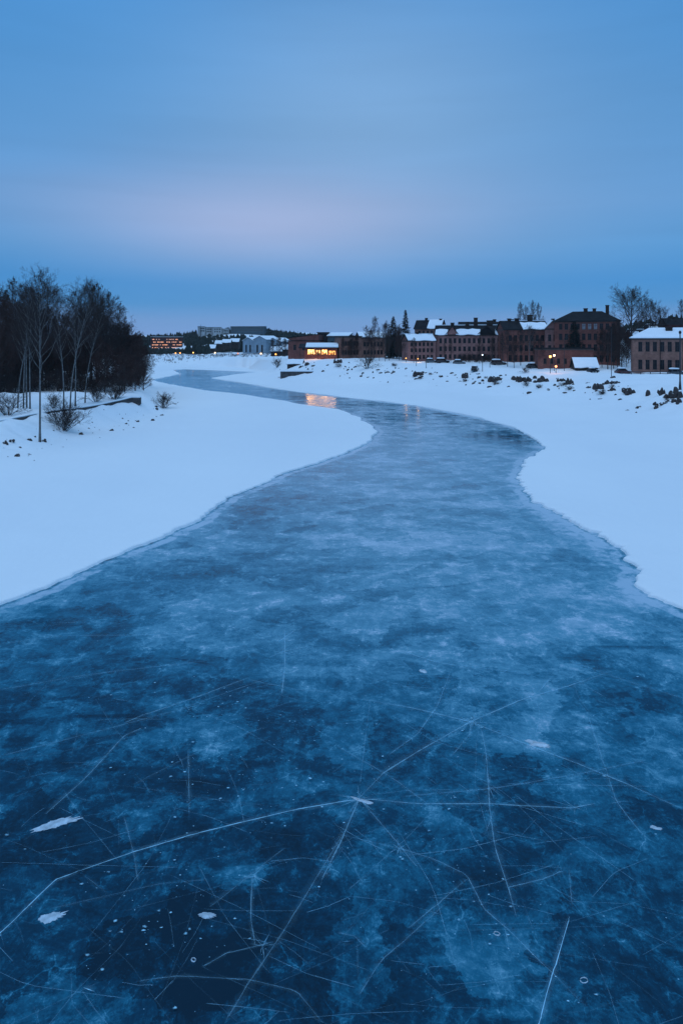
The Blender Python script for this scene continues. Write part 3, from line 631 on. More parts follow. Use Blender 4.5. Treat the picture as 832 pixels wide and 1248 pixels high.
def window_meshes(w, h, fm, lit):
    key = (round(w,2), round(h,2), fm, lit)
    if key not in WIN:
        f = MB(); t = .07 if w > .7 else .05
        f.box(-w/2, -w/2+t, .06, .14, 0, h); f.box(w/2-t, w/2, .06, .14, 0, h); f.box(-w/2+t, w/2-t, .06, .14, 0, t); f.box(-w/2+t, w/2-t, .06, .14, h-t, h)
        f.box(-.025, .025, .07, .13, t, h-t); f.box(-w/2+t, -.025, .07, .13, h*.66, h*.66+.05); f.box(.025, w/2-t, .07, .13, h*.66, h*.66+.05)
        f.box(-w/2-.08, w/2+.08, -.08, .06, -.08, -.004)
        p = MB(); p.quad((-w/2, .18, 0), (w/2, .18, 0), (w/2, .18, h), (-w/2, .18, h))
        WIN[key] = (f.mesh('window', M[fm]), p.mesh('pane', M[lit]))
    return WIN[key]
def row(w, n, ww, z0, hh, marg=1.2, skip=()):
    st = (w-2*marg)/n; return [(-w/2+marg+st*(i+.5)-ww/2, -w/2+marg+st*(i+.5)+ww/2, z0, z0+hh) for i in range(n) if i not in skip]
def house(name, label, cat, pL, YL, pR, YR, zb, h, d, wallm, ops=None, roof='gable', rh=3, over=.5, snow=1, chim=(), gables=(), frame='frame', lit=None, group=None, rows_=None, side_ops=True, roofm='roof_dark', snow_from=0., cornice=True, glass='glass'):
    xL, xR = X_at(pL, YL), X_at(pR, YR); w = math.hypot(xR-xL, YR-YL); rz = math.atan2(YR-YL, xR-xL)
    t = thing(name, label, cat, ((xL+xR)/2, (YL+YR)/2, zb), rz, group)
    fo = []
    for r in (rows_ or []): fo += row(w, *r)
    wall = MB(); F_ = lambda u, o, z: (u, -o, z)
    so = []
    if side_ops and rows_:
        for r in rows_:
            n = max(1, int(d/3.2)); so += row(d, n, r[1], r[2], r[3], 1.0)
    Lf = lambda u, o, z: (-w/2-o, d/2-u, z); Rf = lambda u, o, z: (w/2+o, d/2+u, z); Bf = lambda u, o, z: (-u, d+o, z)
    wall_face(wall, w, h, fo, F_); wall_face(wall, d, h, so, Lf); wall_face(wall, d, h, so, Rf); wall_face(wall, w, h, [], Bf)
    if roof == 'gable':      # ridge along x: end walls reach up
        for sx in (-w/2, w/2): wall.poly([(sx, 0, h), (sx, d, h), (sx, d/2, h+rh-.05)])
    if roof == 'front':      # ridge along y: front gable
        for sy in (0, d): wall.poly([(-w/2, sy, h), (w/2, sy, h), (0, sy, h+rh-.05)])
    wo = wall.build('wall', M[wallm], t)
    wi = 0
    def put(o4, base, ang):
        nonlocal wi
        a, b, c, e = o4; key = glass
        if lit: key = lit(wi) or glass
        wi += 1
        fm, pm = window_meshes(b-a, e-c, frame, key); f = link('window', fm, t); f.location = base((a+b)/2, 0, c); f.rotation_euler = (0, 0, ang); link('pane', pm, f)
        return f
    for o4 in fo: put(o4, F_, 0)
    if side_ops:
        for o4 in so: put(o4, Lf, -math.pi/2); 
        for o4 in so: put(o4, Rf, math.pi/2)
    if cornice:
        c = MB(); c.box(-w/2-.15, w/2+.15, -.18, -.003, h-.45, h-.02); c.box(-w/2-.15, -w/2-.003, -.002, d+.15, h-.45, h-.02); c.box(w/2+.003, w/2+.15, -.002, d+.15, h-.45, h-.02); c.build('cornice', M[frame], t)
    r = MB(); o_ = over; hw = w/2+o_; y0, y1 = -o_, d+o_; th = .14
    if roof == 'gable':
        sl = rh/(d/2); r.prism([(y0, h-o_*sl), (d/2, h+rh), (y1, h-o_*sl), (y1, h-o_*sl+th), (d/2, h+rh+th), (y0, h-o_*sl+th)], -hw, hw, 'x')
    elif roof == 'front':
        sl = rh/(w/2); r.prism([(-hw, h-o_*sl), (0, h+rh), (hw, h-o_*sl), (hw, h-o_*sl+th), (0, h+rh+th), (-hw, h-o_*sl+th)], y0, y1, 'y')
    elif roof == 'hip':
        k = min(d, w)/2; a = [(-hw,y0,h),(hw,y0,h),(hw,y1,h),(-hw,y1,h)]; R1, R2 = (-hw+k, d/2, h+rh), (hw-k, d/2, h+rh)
        r.poly([a[0],a[1],R2,R1]); r.poly([a[2],a[3],R1,R2]); r.poly([a[1],a[2],R2]); r.poly([a[3],a[0],R1]); r.poly(a[::-1])
        r.box(-hw,hw,y0,y1,h-.16,h-.004)
    elif roof == 'flat':
        r.box(-hw, hw, y0, y1, h+.003, h+.3)
    elif roof == 'mono':
        r.prism([(y0, h-.1), (y1, h+rh), (y1, h+rh+.25), (y0, h+.15)], -hw, hw, 'x'); wall.v and None
    ro = r.build('roof', M[roofm], t)
    if snow:
        s = MB(); st = .28; rr_ = random.Random(int(abs(pL)*7)); m_ = .15
        def slab(x0, x1, f0, f1, back=False):
            # snow on the slope between fractions f0..f1 up from the eave
            n = max(3, int((x1-x0)/1.5)); 
            for i in range(n):
                a, b = x0+(x1-x0)*i/n, x0+(x1-x0)*(i+1)/n; pts = []
                for (x, q) in ((a, i), (b, i+1)):
                    lo = f0+.05*math.sin(q*1.7+pL); hi = f1+(.05*math.sin(q*2.3+pR) if f1 < .95 else 0)
                    for f in (lo, hi):
                        y = y0+(d/2-y0)*f; z = (h-o_*rh/(d/2)) + (rh+o_*rh/(d/2))*f + th if roof == 'gable' else h+rh*f
                        if back: y = d-y
                        pts.append((x, y, z))
                A, B, D, E = pts; up = lambda p, k=st: (p[0], p[1], p[2]+k)
                s.quad(up(A), up(D), up(E), up(B)); s.quad(A, D, up(D), up(A)); s.quad(B, up(B), up(E), E)
                if i == 0: s.quad(A, up(A), up(B), B)
                if i == n-1: s.quad(D, E, up(E), up(D))
        segs = snow if isinstance(snow, list) else [(-1, 1)]
        if roof == 'gable':
            for a, b in segs: slab(a*(hw-.1), b*(hw-.1), .02, 1 if snow_from == 0 else snow_from)
            slab(-hw+.1, hw-.1, .02, 1, True)
        elif roof == 'hip':
            k = min(d, w)/2
            for (p0, p1, q1, q0) in (((-hw,y0,h),(hw,y0,h),(hw-k,d/2,h+rh),(-hw+k,d/2,h+rh)), ((hw,y1,h),(-hw,y1,h),(-hw+k,d/2,h+rh),(hw-k,d/2,h+rh))):
                s.poly([(a, b, c+st) for a, b, c in (p0, p1, q1, q0)]); s.poly([p0, p1, (p1[0],p1[1],p1[2]+st), (p0[0],p0[1],p0[2]+st)])
            for (p0, p1, q0) in (((-hw,y1,h),(-hw,y0,h),(-hw+k,d/2,h+rh)), ((hw,y0,h),(hw,y1,h),(hw-k,d/2,h+rh))):
                s.poly([(a, b, c+st) for a, b, c in (p0, p1, q0)]); s.poly([p0, p1, (p1[0],p1[1],p1[2]+st), (p0[0],p0[1],p0[2]+st)])
        elif roof == 'flat': s.box(-hw+.15, hw-.15, y0+.15, y1-.15, h+.302, h+.65)
        elif roof == 'mono': s.prism([(y0+.05, h+.155), (y1-.05, h+rh+.255), (y1-.05, h+rh+.5), (y0+.05, h+.45)], -hw+.1, hw-.1, 'x')
        elif roof == 'front':
            sl = rh/(w/2)
            s.prism([(-hw+.05, h-o_*sl+th+.02), (0, h+rh+th+.02), (hw-.05, h-o_*sl+th+.02), (hw-.05, h-o_*sl+th+.3), (0, h+rh+th+.35), (-hw+.05, h-o_*sl+th+.3)], y0+.08, y1-.08, 'y')
        so_ = s.build('roof_snow', M['snow_cap'], t)
    for (cx_, f, cw, ch) in chim:       # x fraction, depth fraction, width, height above ridge
        c = MB(); x = cx_*w/2; y = d*f; zb_ = h+.3 if roof != 'flat' else h; zt = h+rh+ch
        c.box(x-cw/2, x+cw/2, y-.5, y+.5, zb_-.3, zt); c.box(x-cw/2-.12, x+cw/2+.12, y-.62, y+.62, zt+.002, zt+.22)
        co = c.build('chimney', M['dark_wood'], ro)
        sc_ = MB(); sc_.box(x-cw/2-.1, x+cw/2+.1, y-.6, y+.6, zt+.223, zt+.36); sc_.build('chimney_snow', M['snow_cap'], t) if ch > 99 else None
    for (gx, gw, gh, dark) in gables:   # front gables standing over the eave
        x = gx*w/2; g = MB(); g.prism([(x-gw/2, h-.02), (x+gw/2, h-.02), (x, h+gh)], -.12, d*.45, 'y'); g.build('gable', M['roof_dark'] if dark else M[wallm], t)
        g2 = MB(); e = .3
        g2.prism([(x-gw/2-e, h-.1), (x, h+gh+.02), (x+gw/2+e, h-.1), (x+gw/2+e, h+.12), (x, h+gh+.3), (x-gw/2-e, h+.12)], -.4, d*.45, 'y'); g2.build('gable_roof', M['roof_dark'], t)
    return t

# right bank
rA = random.Random(9)
hD = house('brick_house', 'two-storey brown brick house with full snow roof behind the railing', 'house', 770, 208, 872, 200, 5, 10.7, 11, 'brick_brown',
      rows_=[(10, 1.15, 1.3, 2.9), (10, 1.15, 6.7, 2.9)], roof='hip', rh=3.0, over=.5, chim=[(-.08, .35, 1.9, .1), (.6, .5, 1.2, .6)])
mb = MB(); mb.tube([(-3.6, -.12, -.3), (-3.6, -.12, 10.2)], .09, 6, True); mb.build('drainpipe', M['roof_dark'], hD)
hC = house('brick_tenement', 'tallest dark brick tenement with black hipped roof behind the dark conifer', 'tenement', 675, 246, 755, 238, 6, 16, 13, 'brick_red',
      rows_=[(10, 1.2, 1.5, 2.3), (10, 1.2, 5.4, 2.3), (10, 1.2, 9.2, 2.3), (10, 1.2, 12.9, 2.1)], roof='hip', rh=3.6, snow=0, chim=[(-.05,.5,1.4,.9),(.22,.5,1.2,.8),(.62,.45,1.2,1.9)],
      lit=lambda i: 'curtain' if i in (34, 35, 36) else None)
hB = house('brick_tenement', 'dark red brick tenement with a snow patch on its roof and a pale right gable', 'tenement', 614, 252, 668, 252, 6.2, 13, 12, 'brick_red',
      rows_=[(7, 1.2, 1.2, 2.2), (7, 1.2, 4.9, 2.2), (7, 1.2, 8.6, 2.2)], roof='gable', rh=3.1, snow=[(-.15, .95)], snow_from=.75, chim=[(-.6,.5,1.2,.8),(-.25,.5,1.5,.9),(.35,.5,1.8,2.2)])
house('plaster_wing', 'pale plaster wing with a pointed front gable between the two red tenements', 'building', 664, 249, 681, 248, 6.2, 13.2, 9, 'brick_pink',
      rows_=[(2, 1.1, 1.2, 2.2, .6), (2, 1.1, 4.9, 2.2, .6), (2, 1.1, 8.6, 2.4, .6)], roof='front', rh=2.6, chim=[(.3,.6,1.1,.9)], side_ops=False)
house('low_annex', 'long low red brick annex with a dark flat roof behind the lit lamps', 'building', 655, 226, 722, 224, 5.3, 7.0, 6, 'brick_red', rows_=[(7, 1.0, 2.0, 1.8)], roof='flat', rh=0, snow=0, over=.25, side_ops=False)
hA = house('brick_tenement', 'long pinkish brick tenement with two front gables and a row of chimneys', 'tenement', 530, 268, 614, 262, 7, 10.3, 11, 'brick_pink',
      rows_=[(13, 1.05, .9, 1.7), (13, 1.05, 3.9, 1.8), (13, 1.05, 7.0, 1.9)], roof='gable', rh=3.6, snow=[(-.97,-.62),(-.38,.30),(.72,.97)], snow_from=.55,
      chim=[(-.52,.5,1.4,1.0),(-.08,.5,1.4,1.2),(.17,.5,1.5,2.9),(.58,.5,2.4,1.8),(.85,.5,1.2,.9)], gables=[(-.5, 4.6, 3.0, False), (.5, 6.6, 3.0, True)])
house('brick_house', 'pinkish three-storey brick house with a snow roof left of the long gabled tenement', 'house', 497, 264, 530.5, 266, 7, 8.0, 9, 'brick_pink',
      rows_=[(6, 1.0, .9, 1.5, .7), (6, 1.0, 3.5, 1.5, .7), (6, 1.0, 5.9, 1.4, .7)], roof='gable', rh=2.4, snow=[(-.95, .95)], snow_from=.9, side_ops=False, chim=[(-.1,.5,1,.7)])
house('upper_house', 'brown house with a rounded snow roof rising behind the three-storey house', 'house', 505, 300, 537, 296, 8, 12.3, 10, 'brick_brown', rows_=[(5, 1, 9.6, 1.7)], roof='gable', rh=3.6, snow=[(-.05, .95)], side_ops=False, chim=[(-.3,.5,1,.9),(.8,.5,1,.5)])
house('rear_block', 'dark roofed block showing above the long gabled tenement', 'building', 560, 312, 648, 308, 8, 13.0, 12, 'brick_dark', rows_=[(10, 1.1, 9.5, 2)], roof='gable', rh=2.6, snow=0, side_ops=False, chim=[(.0,.5,1.4,1),(.5,.5,1.3,1)])
# centre
house('long_brown_building', 'long low brown brick building beside the lit cafe', 'building', 413, 300, 440, 302, 7.4, 9.3, 10, 'brick_brown', rows_=[(6, 1.1, 1.4, 1.9), (6, 1.1, 5.4, 1.9)], roof='flat', rh=0, snow=0, side_ops=False)
house('brown_house', 'brown brick house with a snowy low roof behind the bare birches', 'house', 439, 304, 470, 306, 7.4, 9.0, 11, 'brick_brown', rows_=[(6, 1.1, 1.4, 1.9), (6, 1.1, 5.0, 1.9)], roof='gable', rh=2.2, side_ops=False)
house('teal_building', 'dark grey-blue building with a snowy roof behind the cafe', 'building', 399, 330, 424, 328, 7.6, 9.4, 10, 'teal', rows_=[(4, 1.4, 5.2, 1.9)], roof='mono', rh=1.6, side_ops=False)
house('dark_block', 'narrow black block between the curved brick hall and the grey-blue building', 'building', 387, 334, 400, 334, 7.8, 11, 9, 'dark_wood', rows_=[(2, 1.2, 7, 1.8, .6)], roof='flat', rh=0, snow=0, side_ops=False)
tb = house('brick_hall', 'orange-red brick hall with a sloping roofline behind the cafe', 'hall', 351, 330, 389, 326, 7.2, 7.6, 10, 'brick_red', rows_=[(3, 1.4, 3.2, 2.6)], roof='flat', rh=0, snow=0, side_ops=False, cornice=False)
mb = MB(); mb.prism([(-7.6, 7.95), (7.5, 7.95), (7.5, 10.6), (-7.6, 9.0)], .2, 9.6, 'y'); mb.build('parapet', M['brick_red'], tb)
mb = MB(); mb.prism([(-7.9, 9.04), (7.8, 10.64), (7.8, 10.95), (-7.9, 9.35)], 0, 9.9, 'y'); mb.build('coping', M['roof_dark'], tb)
# cafe
Yc = 297; xa, xb = X_at(371, Yc), X_at(411, Yc); wc = xb-xa; zc = 7.9
tc_ = thing('lit_cafe', 'low cafe pavilion with warm glowing windows under a snowy roof', 'cafe', ((xa+xb)/2, Yc, zc))
ops_c = [(-wc/2+1.4, -wc/2+4.4, 1.1, 3.2), (-wc/2+5.0, -wc/2+7.0, 1.0, 3.0), (-wc/2+7.6, -wc/2+9.9, 1.0, 3.1), (-wc/2+10.6, wc/2-.8, .8, 2.7)]
mb = MB(); wall_face(mb, wc, 3.7, ops_c, lambda u, o, z: (u, -o, z)); mb.box(-wc/2, -wc/2+.25, .3, 7, -2, 3.7); mb.box(wc/2-.25, wc/2, .3, 7, -2, 3.7); mb.box(-wc/2, wc/2, 7, 7.25, -2, 3.7); mb.build('wall', M['brick_red'], tc_)
for i, o4 in enumerate(ops_c):
    fm, pm = window_meshes(o4[1]-o4[0], o4[3]-o4[2], 'dark_wood', 'cafe_light' if i in (0, 2) else 'cafe_light_dim' if i == 1 else 'cafe_light_orange'); f = link('window', fm, tc_); f.location = ((o4[0]+o4[1])/2, 0, o4[2]); link('pane', pm, f)
    tag(f, 'bright amber window' if i in (0, 2) else 'dimmer orange window')
    gb = MB(); n_ = int((o4[1]-o4[0])/.75)
    for q in range(1, n_): x = -(o4[1]-o4[0])/2+(o4[1]-o4[0])*q/n_; gb.box(x-.04, x+.04, .0, .055, .075, o4[3]-o4[2]-.075)
    for q in range(3): x = (q-1)*(o4[1]-o4[0])*.27; gb.box(x-.25, x+.25, .145, .175, 0, .75+.3*((q*7+i) % 3))
    gb.build('glazing_bars', M['dark_wood'], f)
mb = MB(); mb.prism([(-2.2, 3.75), (8, 5.4), (8, 5.75), (-2.2, 4.1)], -wc/2-2.5, wc/2+.6, 'x'); mb.build('roof', M['roof_dark'], tc_)
mb = MB(); mb.prism([(-2.0, 4.15), (7.9, 5.76), (7.9, 6.15), (-2.0, 4.5)], -wc/2+.5, wc/2+.4, 'x'); mb.build('roof_snow', M['snow_cap'], tc_)
for x in (-wc/2-2, -wc/2+6, wc/2): mb = MB(); mb.tube([(x, -1.9, -1), (x, -1.9, 3.75)], .09, 6, True); mb.build('post', M['dark_wood'], tc_)
# added area lamp that throws the window glow onto the terrace snow
ld = bpy.data.lights.new('cafe_window_spill', 'AREA'); ld.shape = 'RECTANGLE'; ld.size = 13; ld.size_y = .5; ld.energy = 420; ld.color = (1, .5, .18)
lo = link('cafe_window_spill', ld); lo.location = ((xa+xb)/2, Yc-1.0, zc+3.3); lo.rotation_euler = (math.radians(-35), 0, 0)
# pale halls, low houses, hilltop and the lit block
for i, (a, b, Y, hh) in enumerate([(296, 309, 520, 10.5), (309, 324, 515, 11.5), (324, 341, 520, 10.0)]):
    house('pale_hall', ['pale grey-blue hall with a snowy gable, left of its three neighbours','middle pale grey-blue hall, tallest of three','pale grey-blue hall nearest the orange-red brick hall'][i], 'hall', a, Y, b, Y-4, 4.2, hh, 22, 'metal_pale', rows_=[(2, 1.4, 2, 5.5, 1.2)], roof='front', rh=2.6, side_ops=False, group='pale halls on the far bank', cornice=False)
low = [(228,236,600,3.0,4.4),(240,249,590,3.0,4.2),(344,351,420,4.3,4.6),(222,240,560,3.0,4.0),(250,262,560,5.5,3.5),(262,272,600,8.5,4.0),(271,281,590,9.5,4.0),(281,291,600,10,4.2),(330,350,430,4.3,4.0)]
lowlab = ['tiny dark house behind the leftmost far shore house','small snow roofed house between the far shore lights and the low snowy houses','small dark snow roofed house touching the orange-red brick hall','small dark house with a snowy roof at the left of the far shore','small dark house by the far shore lights','low snow roofed house under the white hilltop blocks','snow roofed house between two others below the hilltop','snow roofed house just left of the pale halls','low dark house beside the pale halls']
for (a, b, Y, zb, h), lb in zip(low, lowlab):
    zb = max(zb, gz(X_at((a+b)/2, Y), Y)); house('low_house', lb, 'house', a, Y, b, Y, zb-.3, h, 8, 'dark_wood', rows_=[(2, 1.2, 1.2, 1.5, .8)], roof='gable', rh=2.6, side_ops=False, group='low houses on the far shore')
wl = ['win_orange', 'win_pink', 'glass', 'win_orange', 'glass']
rr = random.Random(31)
def lit_fn(p): return lambda i: rr.choice(['win_orange','win_orange','win_pink']) if rr.random() < p else None
zt = Z_at(411, 760)
house('lit_apartment_block', 'long apartment block with rows of glowing orange windows across the river', 'apartment block', 184, 760, 223, 770, 5.5, zt-5.5, 12, 'brick_dark', rows_=[(23, .95, 1.0, 1.0), (23, .95, 4.1, 1.0), (23, .95, 7.2, 1.0), (23, .95, 10.2, 1.0)], roof='flat', rh=0, side_ops=False, lit=lit_fn(.68), cornice=False)
hl = [(243,250,900,403,398,'small white hilltop block below the mast'),(251,259,905,404,399,'second white hilltop block from the mast'),(260,270,900,404,399,'third white hilltop block from the mast'),(272,279,910,405,401,'lowest white hilltop block beside the long grey one')]
for a, b, Y, yb, yt, lb in hl:
    zb = gz(X_at((a+b)/2, Y), Y)-.5; h = max(4, Z_at(yt, Y)-zb); house('hilltop_block', lb, 'block', a, Y, b, Y+3, zb, h, 10, 'plaster_pale', rows_=[(3, 1.6, h-3.2, 1.6, .8), (3, 1.6, h-6.4, 1.6, .8)] if h > 8 else [(3, 1.6, 1.2, 1.6, .8)], roof='flat', rh=0, side_ops=False, group='white blocks on the far hilltop', cornice=False)
zb = gz(X_at(302, 930), 930)-.5; h = Z_at(398, 930)-zb
house('hilltop_slab', 'long grey slab building on top of the far hill', 'building', 281, 930, 322, 925, zb, h, 14, 'teal', frame='frame_pale', rows_=[(12, 2.2, h-3, 1.5), (12, 2.2, max(.6, h-6.2), 1.5)], roof='flat', rh=0, side_ops=False, cornice=False)
mx_, my_ = X_at(244.5, 900), 900; t = thing('radio_mast', 'thin radio mast on the far hilltop', 'mast', (mx_, my_, gz(mx_, my_)))
mb = MB(); mb.tube([(0,0,0),(0,0,Z_at(395.5,900)-gz(mx_,my_))], [.6,.2], 5, True); mb.build('pole', M['post'], t)
# hill houses on the right
for i, (a, b, Y, yt, lb, sn) in enumerate([(770, 788, 300, 402, 'small dark house on the right hill under the spreading tree', 1), (792, 812, 315, 397, 'dark house with a thin snow roof in the middle of the right hill', 1), (812, 850, 310, 388, 'highest dark house on the right hill at the frame edge', 0)]):
    zb = gz(X_at((a+b)/2, Y), Y)-1; h = max(4.2, Z_at(yt, Y)-zb-2.5)
    house('hill_house', lb, 'house', a, Y, b, Y, zb, h, 8, 'brick_dark', rows_=[(3, 1, 1.4, 1.5, .8)], roof='gable', rh=2.6, snow=[(-.9, .1)] if sn else 0, snow_from=.6, side_ops=False, chim=[(-.3,.5,.9,.6)], group='dark houses on the right hill')
# snow covered sheds
zs = gz(X_at(715, 214), 214)
house('shed', 'small shed buried under a thick sloping snow roof', 'shed', 701, 213, 728, 212, zs-.2, 1.3, 8, 'dark_wood', rows_=[(2, .8, .3, .6)], roof='gable', rh=2.6, over=.5, side_ops=False, cornice=False)
zs = gz(X_at(360, 285), 285)
house('shed', 'small snow capped hut beside the cafe terrace', 'shed', 350, 285, 368, 284, zs-.2, 1.5, 4, 'dark_wood', rows_=[(3, .8, .4, .7, .5)], roof='gable', rh=1.5, over=.4, side_ops=False, cornice=False)

# quay wall on the far bank
q0 = hit(345, 447); 
t = thing('quay_wall', 'dark stone quay wall on the far bank below the cafe', 'wall', (X_at(361, 265), 264, gz(X_at(361, 265), 264)))
mb = MB(); mb.box(-6, 6.5, -1, 1.2, -1.5, 1.7); mb.box(6.5, 9.5, -.4, 1.2, -1.5, 1.2); mb.build('stonework', M['stone'], t)
mb = MB(); mb.box(-6.1, 6.6, -1.05, 1.3, 1.702, 2.1); mb.box(6.6, 9.6, -.45, 1.3, 1.202, 1.5); mb.build('snow_cover', M['snow_cap'], t)
# path wall on the left bank
pw = []
for px, Y in ((-60,91),(0,99),(30,104),(60,110.5),(90,117),(120,125),(145,131),(160,135)):
    x = X_at(px, Y); pw.append((x, Y, gz(x, Y)))
t = thing('path_wall', 'low curved stone wall edging the path on the left bank', 'wall', pw[3])
mb = MB(); ms = MB(); fine_ = []
for i in range(len(pw)-1):
    for k in range(4): s = k/4; a, b = pw[i], pw[i+1]; x, y = a[0]+(b[0]-a[0])*s, a[1]+(b[1]-a[1])*s; fine_.append((x, y, gz(x, y)))
fine_.append(pw[-1]); o0 = Vector(pw[3]); nn = len(fine_)
zsm = [sum(fine_[max(0, min(nn-1, i+j))][2] for j in range(-4, 5))/9 for i in range(nn)]
def wallrow(i):
    a, b = fine_[max(0, i-1)], fine_[min(nn-1, i+1)]; tx, ty = b[0]-a[0], b[1]-a[1]; l = math.hypot(tx, ty); return Vector((fine_[i][0]-o0.x, fine_[i][1]-o0.y, zsm[i]-o0.z)), Vector((-ty/l, tx/l, 0))
for i in range(nn-1):
    (p, n_), (q, m_) = wallrow(i), wallrow(i+1); hu = .3+.7*max(0, i-nn+9)/9; hv = .3+.7*max(0, i+1-nn+9)/9; k = .35
    A, B, Cc, D = p+n_*k, p-n_*k, q-m_*k, q+m_*k; up = lambda v, h_: v+Vector((0,0,h_)); dn = lambda v: v-Vector((0,0,1.2))
    mb.quad(dn(B), dn(Cc), up(Cc, hv), up(B, hu)); mb.quad(dn(D), dn(A), up(A, hu), up(D, hv)); mb.quad(up(B, hu), up(Cc, hv), up(D, hv), up(A, hu))
    A, B, Cc, D = p+n_*k, p-n_*k*.55, q-m_*k*.55, q+m_*k
    ms.quad(up(B, hu+.14), up(Cc, hv+.14), up(D, hv+.16), up(A, hu+.16)); ms.quad(up(B, hu), up(Cc, hv), up(Cc, hv+.14), up(B, hu+.14))
p, n_ = wallrow(nn-1)
mb.box(p.x-.9, p.x+1.6, p.y-.2, p.y+1.4, p.z-2.5, p.z+.9); ms.box(p.x-.95, p.x+1.65, p.y-.1, p.y+1.5, p.z+.903, p.z+1.1)
mb.build('stonework', M['stone'], t); ms.build('snow_cover', M['snow_cap'], t)

# ------------------------------------------------------------------ railing, lamps, poles, cars
a, b = (X_at(757, 190), 190), (X_at(905, 176), 176)
t = thing('railing', 'dark post and rail fence in front of the brown brick house', 'railing', (a[0], a[1], gz(*a)))
L_ = math.hypot(b[0]-a[0], b[1]-a[1]); t.rotation_euler = (0, 0, math.atan2(b[1]-a[1], b[0]-a[0])); nP = 13; zz0 = gz(*a)
zl_ = [gz(a[0]+(b[0]-a[0])*i/(nP-1), a[1]+(b[1]-a[1])*i/(nP-1))-zz0 for i in range(nP)]; zl_ = [sum(zl_[max(0, min(nP-1, i+j))] for j in (-1, 0, 1))/3 for i in range(nP)]
for hgt, r in ((1.0, .11), (.5, .08)):
    mb = MB(); mb.tube([(L_*i/(nP-1), 0, zl_[i]+hgt) for i in range(nP)], r, 6, True); mb.build('rail', M['post'], t)
for i in range(nP): mb = MB(); x = L_*i/(nP-1); mb.box(x-.1, x+.1, -.1, .1, zl_[i]-.6, zl_[i]+1.08); mb.build('post', M['post'], t)
mb = MB(); mb.box(L_*.0, L_, -.05, .05, .2, .2) if 0 else None

def lamp(px, Y, ytop, label, head='lamp_white', globe=.16, arm=0, name='street_lamp', fat=1):
    x = X_at(px, Y); z0 = gz(x, Y); H_ = Z_at(ytop, Y)-z0; t = thing(name, label, 'street lamp', (x, Y, z0), 0, 'street lamps along the right bank')
    mb = MB(); mb.tube([(0,0,-.3),(0,0,.6),(0,0,H_)], [.13*fat,.09*fat,.06*fat], 8, True)
    if fat > 1: mb.tube([(0,0,-.3),(0,0,1.2),(0,0,2.6)], [.36,.26,.15], 8, True)
    if arm: mb.tube([(0,0,H_),(arm*.5,0,H_+.25),(arm,0,H_+.2)], [.05,.045,.04], 6, True)
    mb.build('pole', M['post'], t)
    hb = MB(); hx = arm; hz = H_+(.1 if not arm else .05); n = 10
    prof = [(.0,-1),(.6,-.8),(.95,-.3),(1,.1),(.8,.6),(.4,.92),(0,1)]
    for j, (r, zz) in enumerate(prof):
        for q in range(n): an = 6.283*q/n; hb.v.append((hx+math.cos(an)*r*globe, math.sin(an)*r*globe, hz+zz*globe*1.1))
    for j in range(len(prof)-1):
        for q in range(n): hb.f.append((j*n+q, j*n+(q+1)%n, (j+1)*n+(q+1)%n, (j+1)*n+q)); hb.m.append(0)
    hb.build('lamp_globe', M[head], t, True)
    cb = MB(); cb.tube([(hx,0,hz+globe*.9),(hx,0,hz+globe*1.5)], [globe*1.2, globe*.3], 8, True); cb.build('lamp_cap', M['post'], t)
    return t
def glow(px, Y, y, col, e):
    ld = bpy.data.lights.new('lamp_glow', 'POINT'); ld.energy = e; ld.color = col; ld.shadow_soft_size = .3; o = link('lamp_glow', ld); o.location = (X_at(px, Y), Y-.8, Z_at(y, Y))
lamp(670, 205, 435, 'lit amber street lamp on a thin pole before the low red annex', 'lamp_amber', .36); glow(670, 205, 434.5, (1,.5,.15), 260)
lamp(674.8, 216, 433.5, 'lit warm white street lamp just right of the amber lamp', 'lamp_warm', .32); glow(674.8, 216, 433, (1,.7,.4), 200)
lamp(677, 208, 447, 'low lit orange lamp below the two taller lit lamps', 'lamp_red', .36); glow(677, 208, 446, (1,.35,.15), 120)
lamp(587.5, 214, 433, 'slim street lamp with a small cold white light below the gabled tenement', 'lamp_white', .18)
lamp(596.5, 222, 441, 'short lamp post right of the slim lit one', 'glass', .16)
lamp(687, 214, 412, 'tall unlit street lamp right of the lit lamps', 'glass', .2, .8)
lamp(744.5, 186, 400, 'tall thin unlit lamp post beside the snow covered dark red car', 'glass', .16)
lamp(828, 152, 406, 'big dark lamp post in front of the brown house at the right frame edge', 'glass', .3, fat=2)
lamp(507, 240, 432, 'unlit lamp post on the bank left of the parked cars', 'glass', .16)
lamp(519, 236, 436, 'short unlit lamp post near the two amber wall lamps', 'glass', .16)
lamp(626, 226, 439, 'unlit lamp post at the left foot of the dark red tenement', 'glass', .16)
lamp(469, 262, 412, 'lamp post among the birches right of the cafe', 'glass', .16)
# amber wall lamps by the three-storey house and lights on the far shore
for px, Y, y, lb, k in ((494.5, 258, 437, 'amber ground lamp at the foot of the dark conifers', 'lamp_amber'), (509, 256, 437.5, 'amber ground lamp in front of the three-storey brick house', 'lamp_amber'), (214, 500, 430.5, 'leftmost small amber light on the far shore', 'lamp_amber'), (219.5, 500, 430.5, 'second small amber light on the far shore', 'lamp_amber'), (235.5, 500, 430, 'small amber light on the far shore right of the pair', 'lamp_amber'), (262, 520, 430, 'small warm light on the far shore below the low snowy houses', 'lamp_warm'), (318, 470, 431, 'small warm light before the middle pale hall', 'lamp_warm'), (336, 430, 432, 'small amber light at the right pale hall', 'lamp_amber'), (290, 500, 431, 'small amber light on the far shore left of the pale halls','lamp_red')):
    lamp(px, Y, y, lb, k, .22 if Y < 300 else .5); 
    if Y < 300: glow(px, Y-1, y, (1,.55,.18), 90)

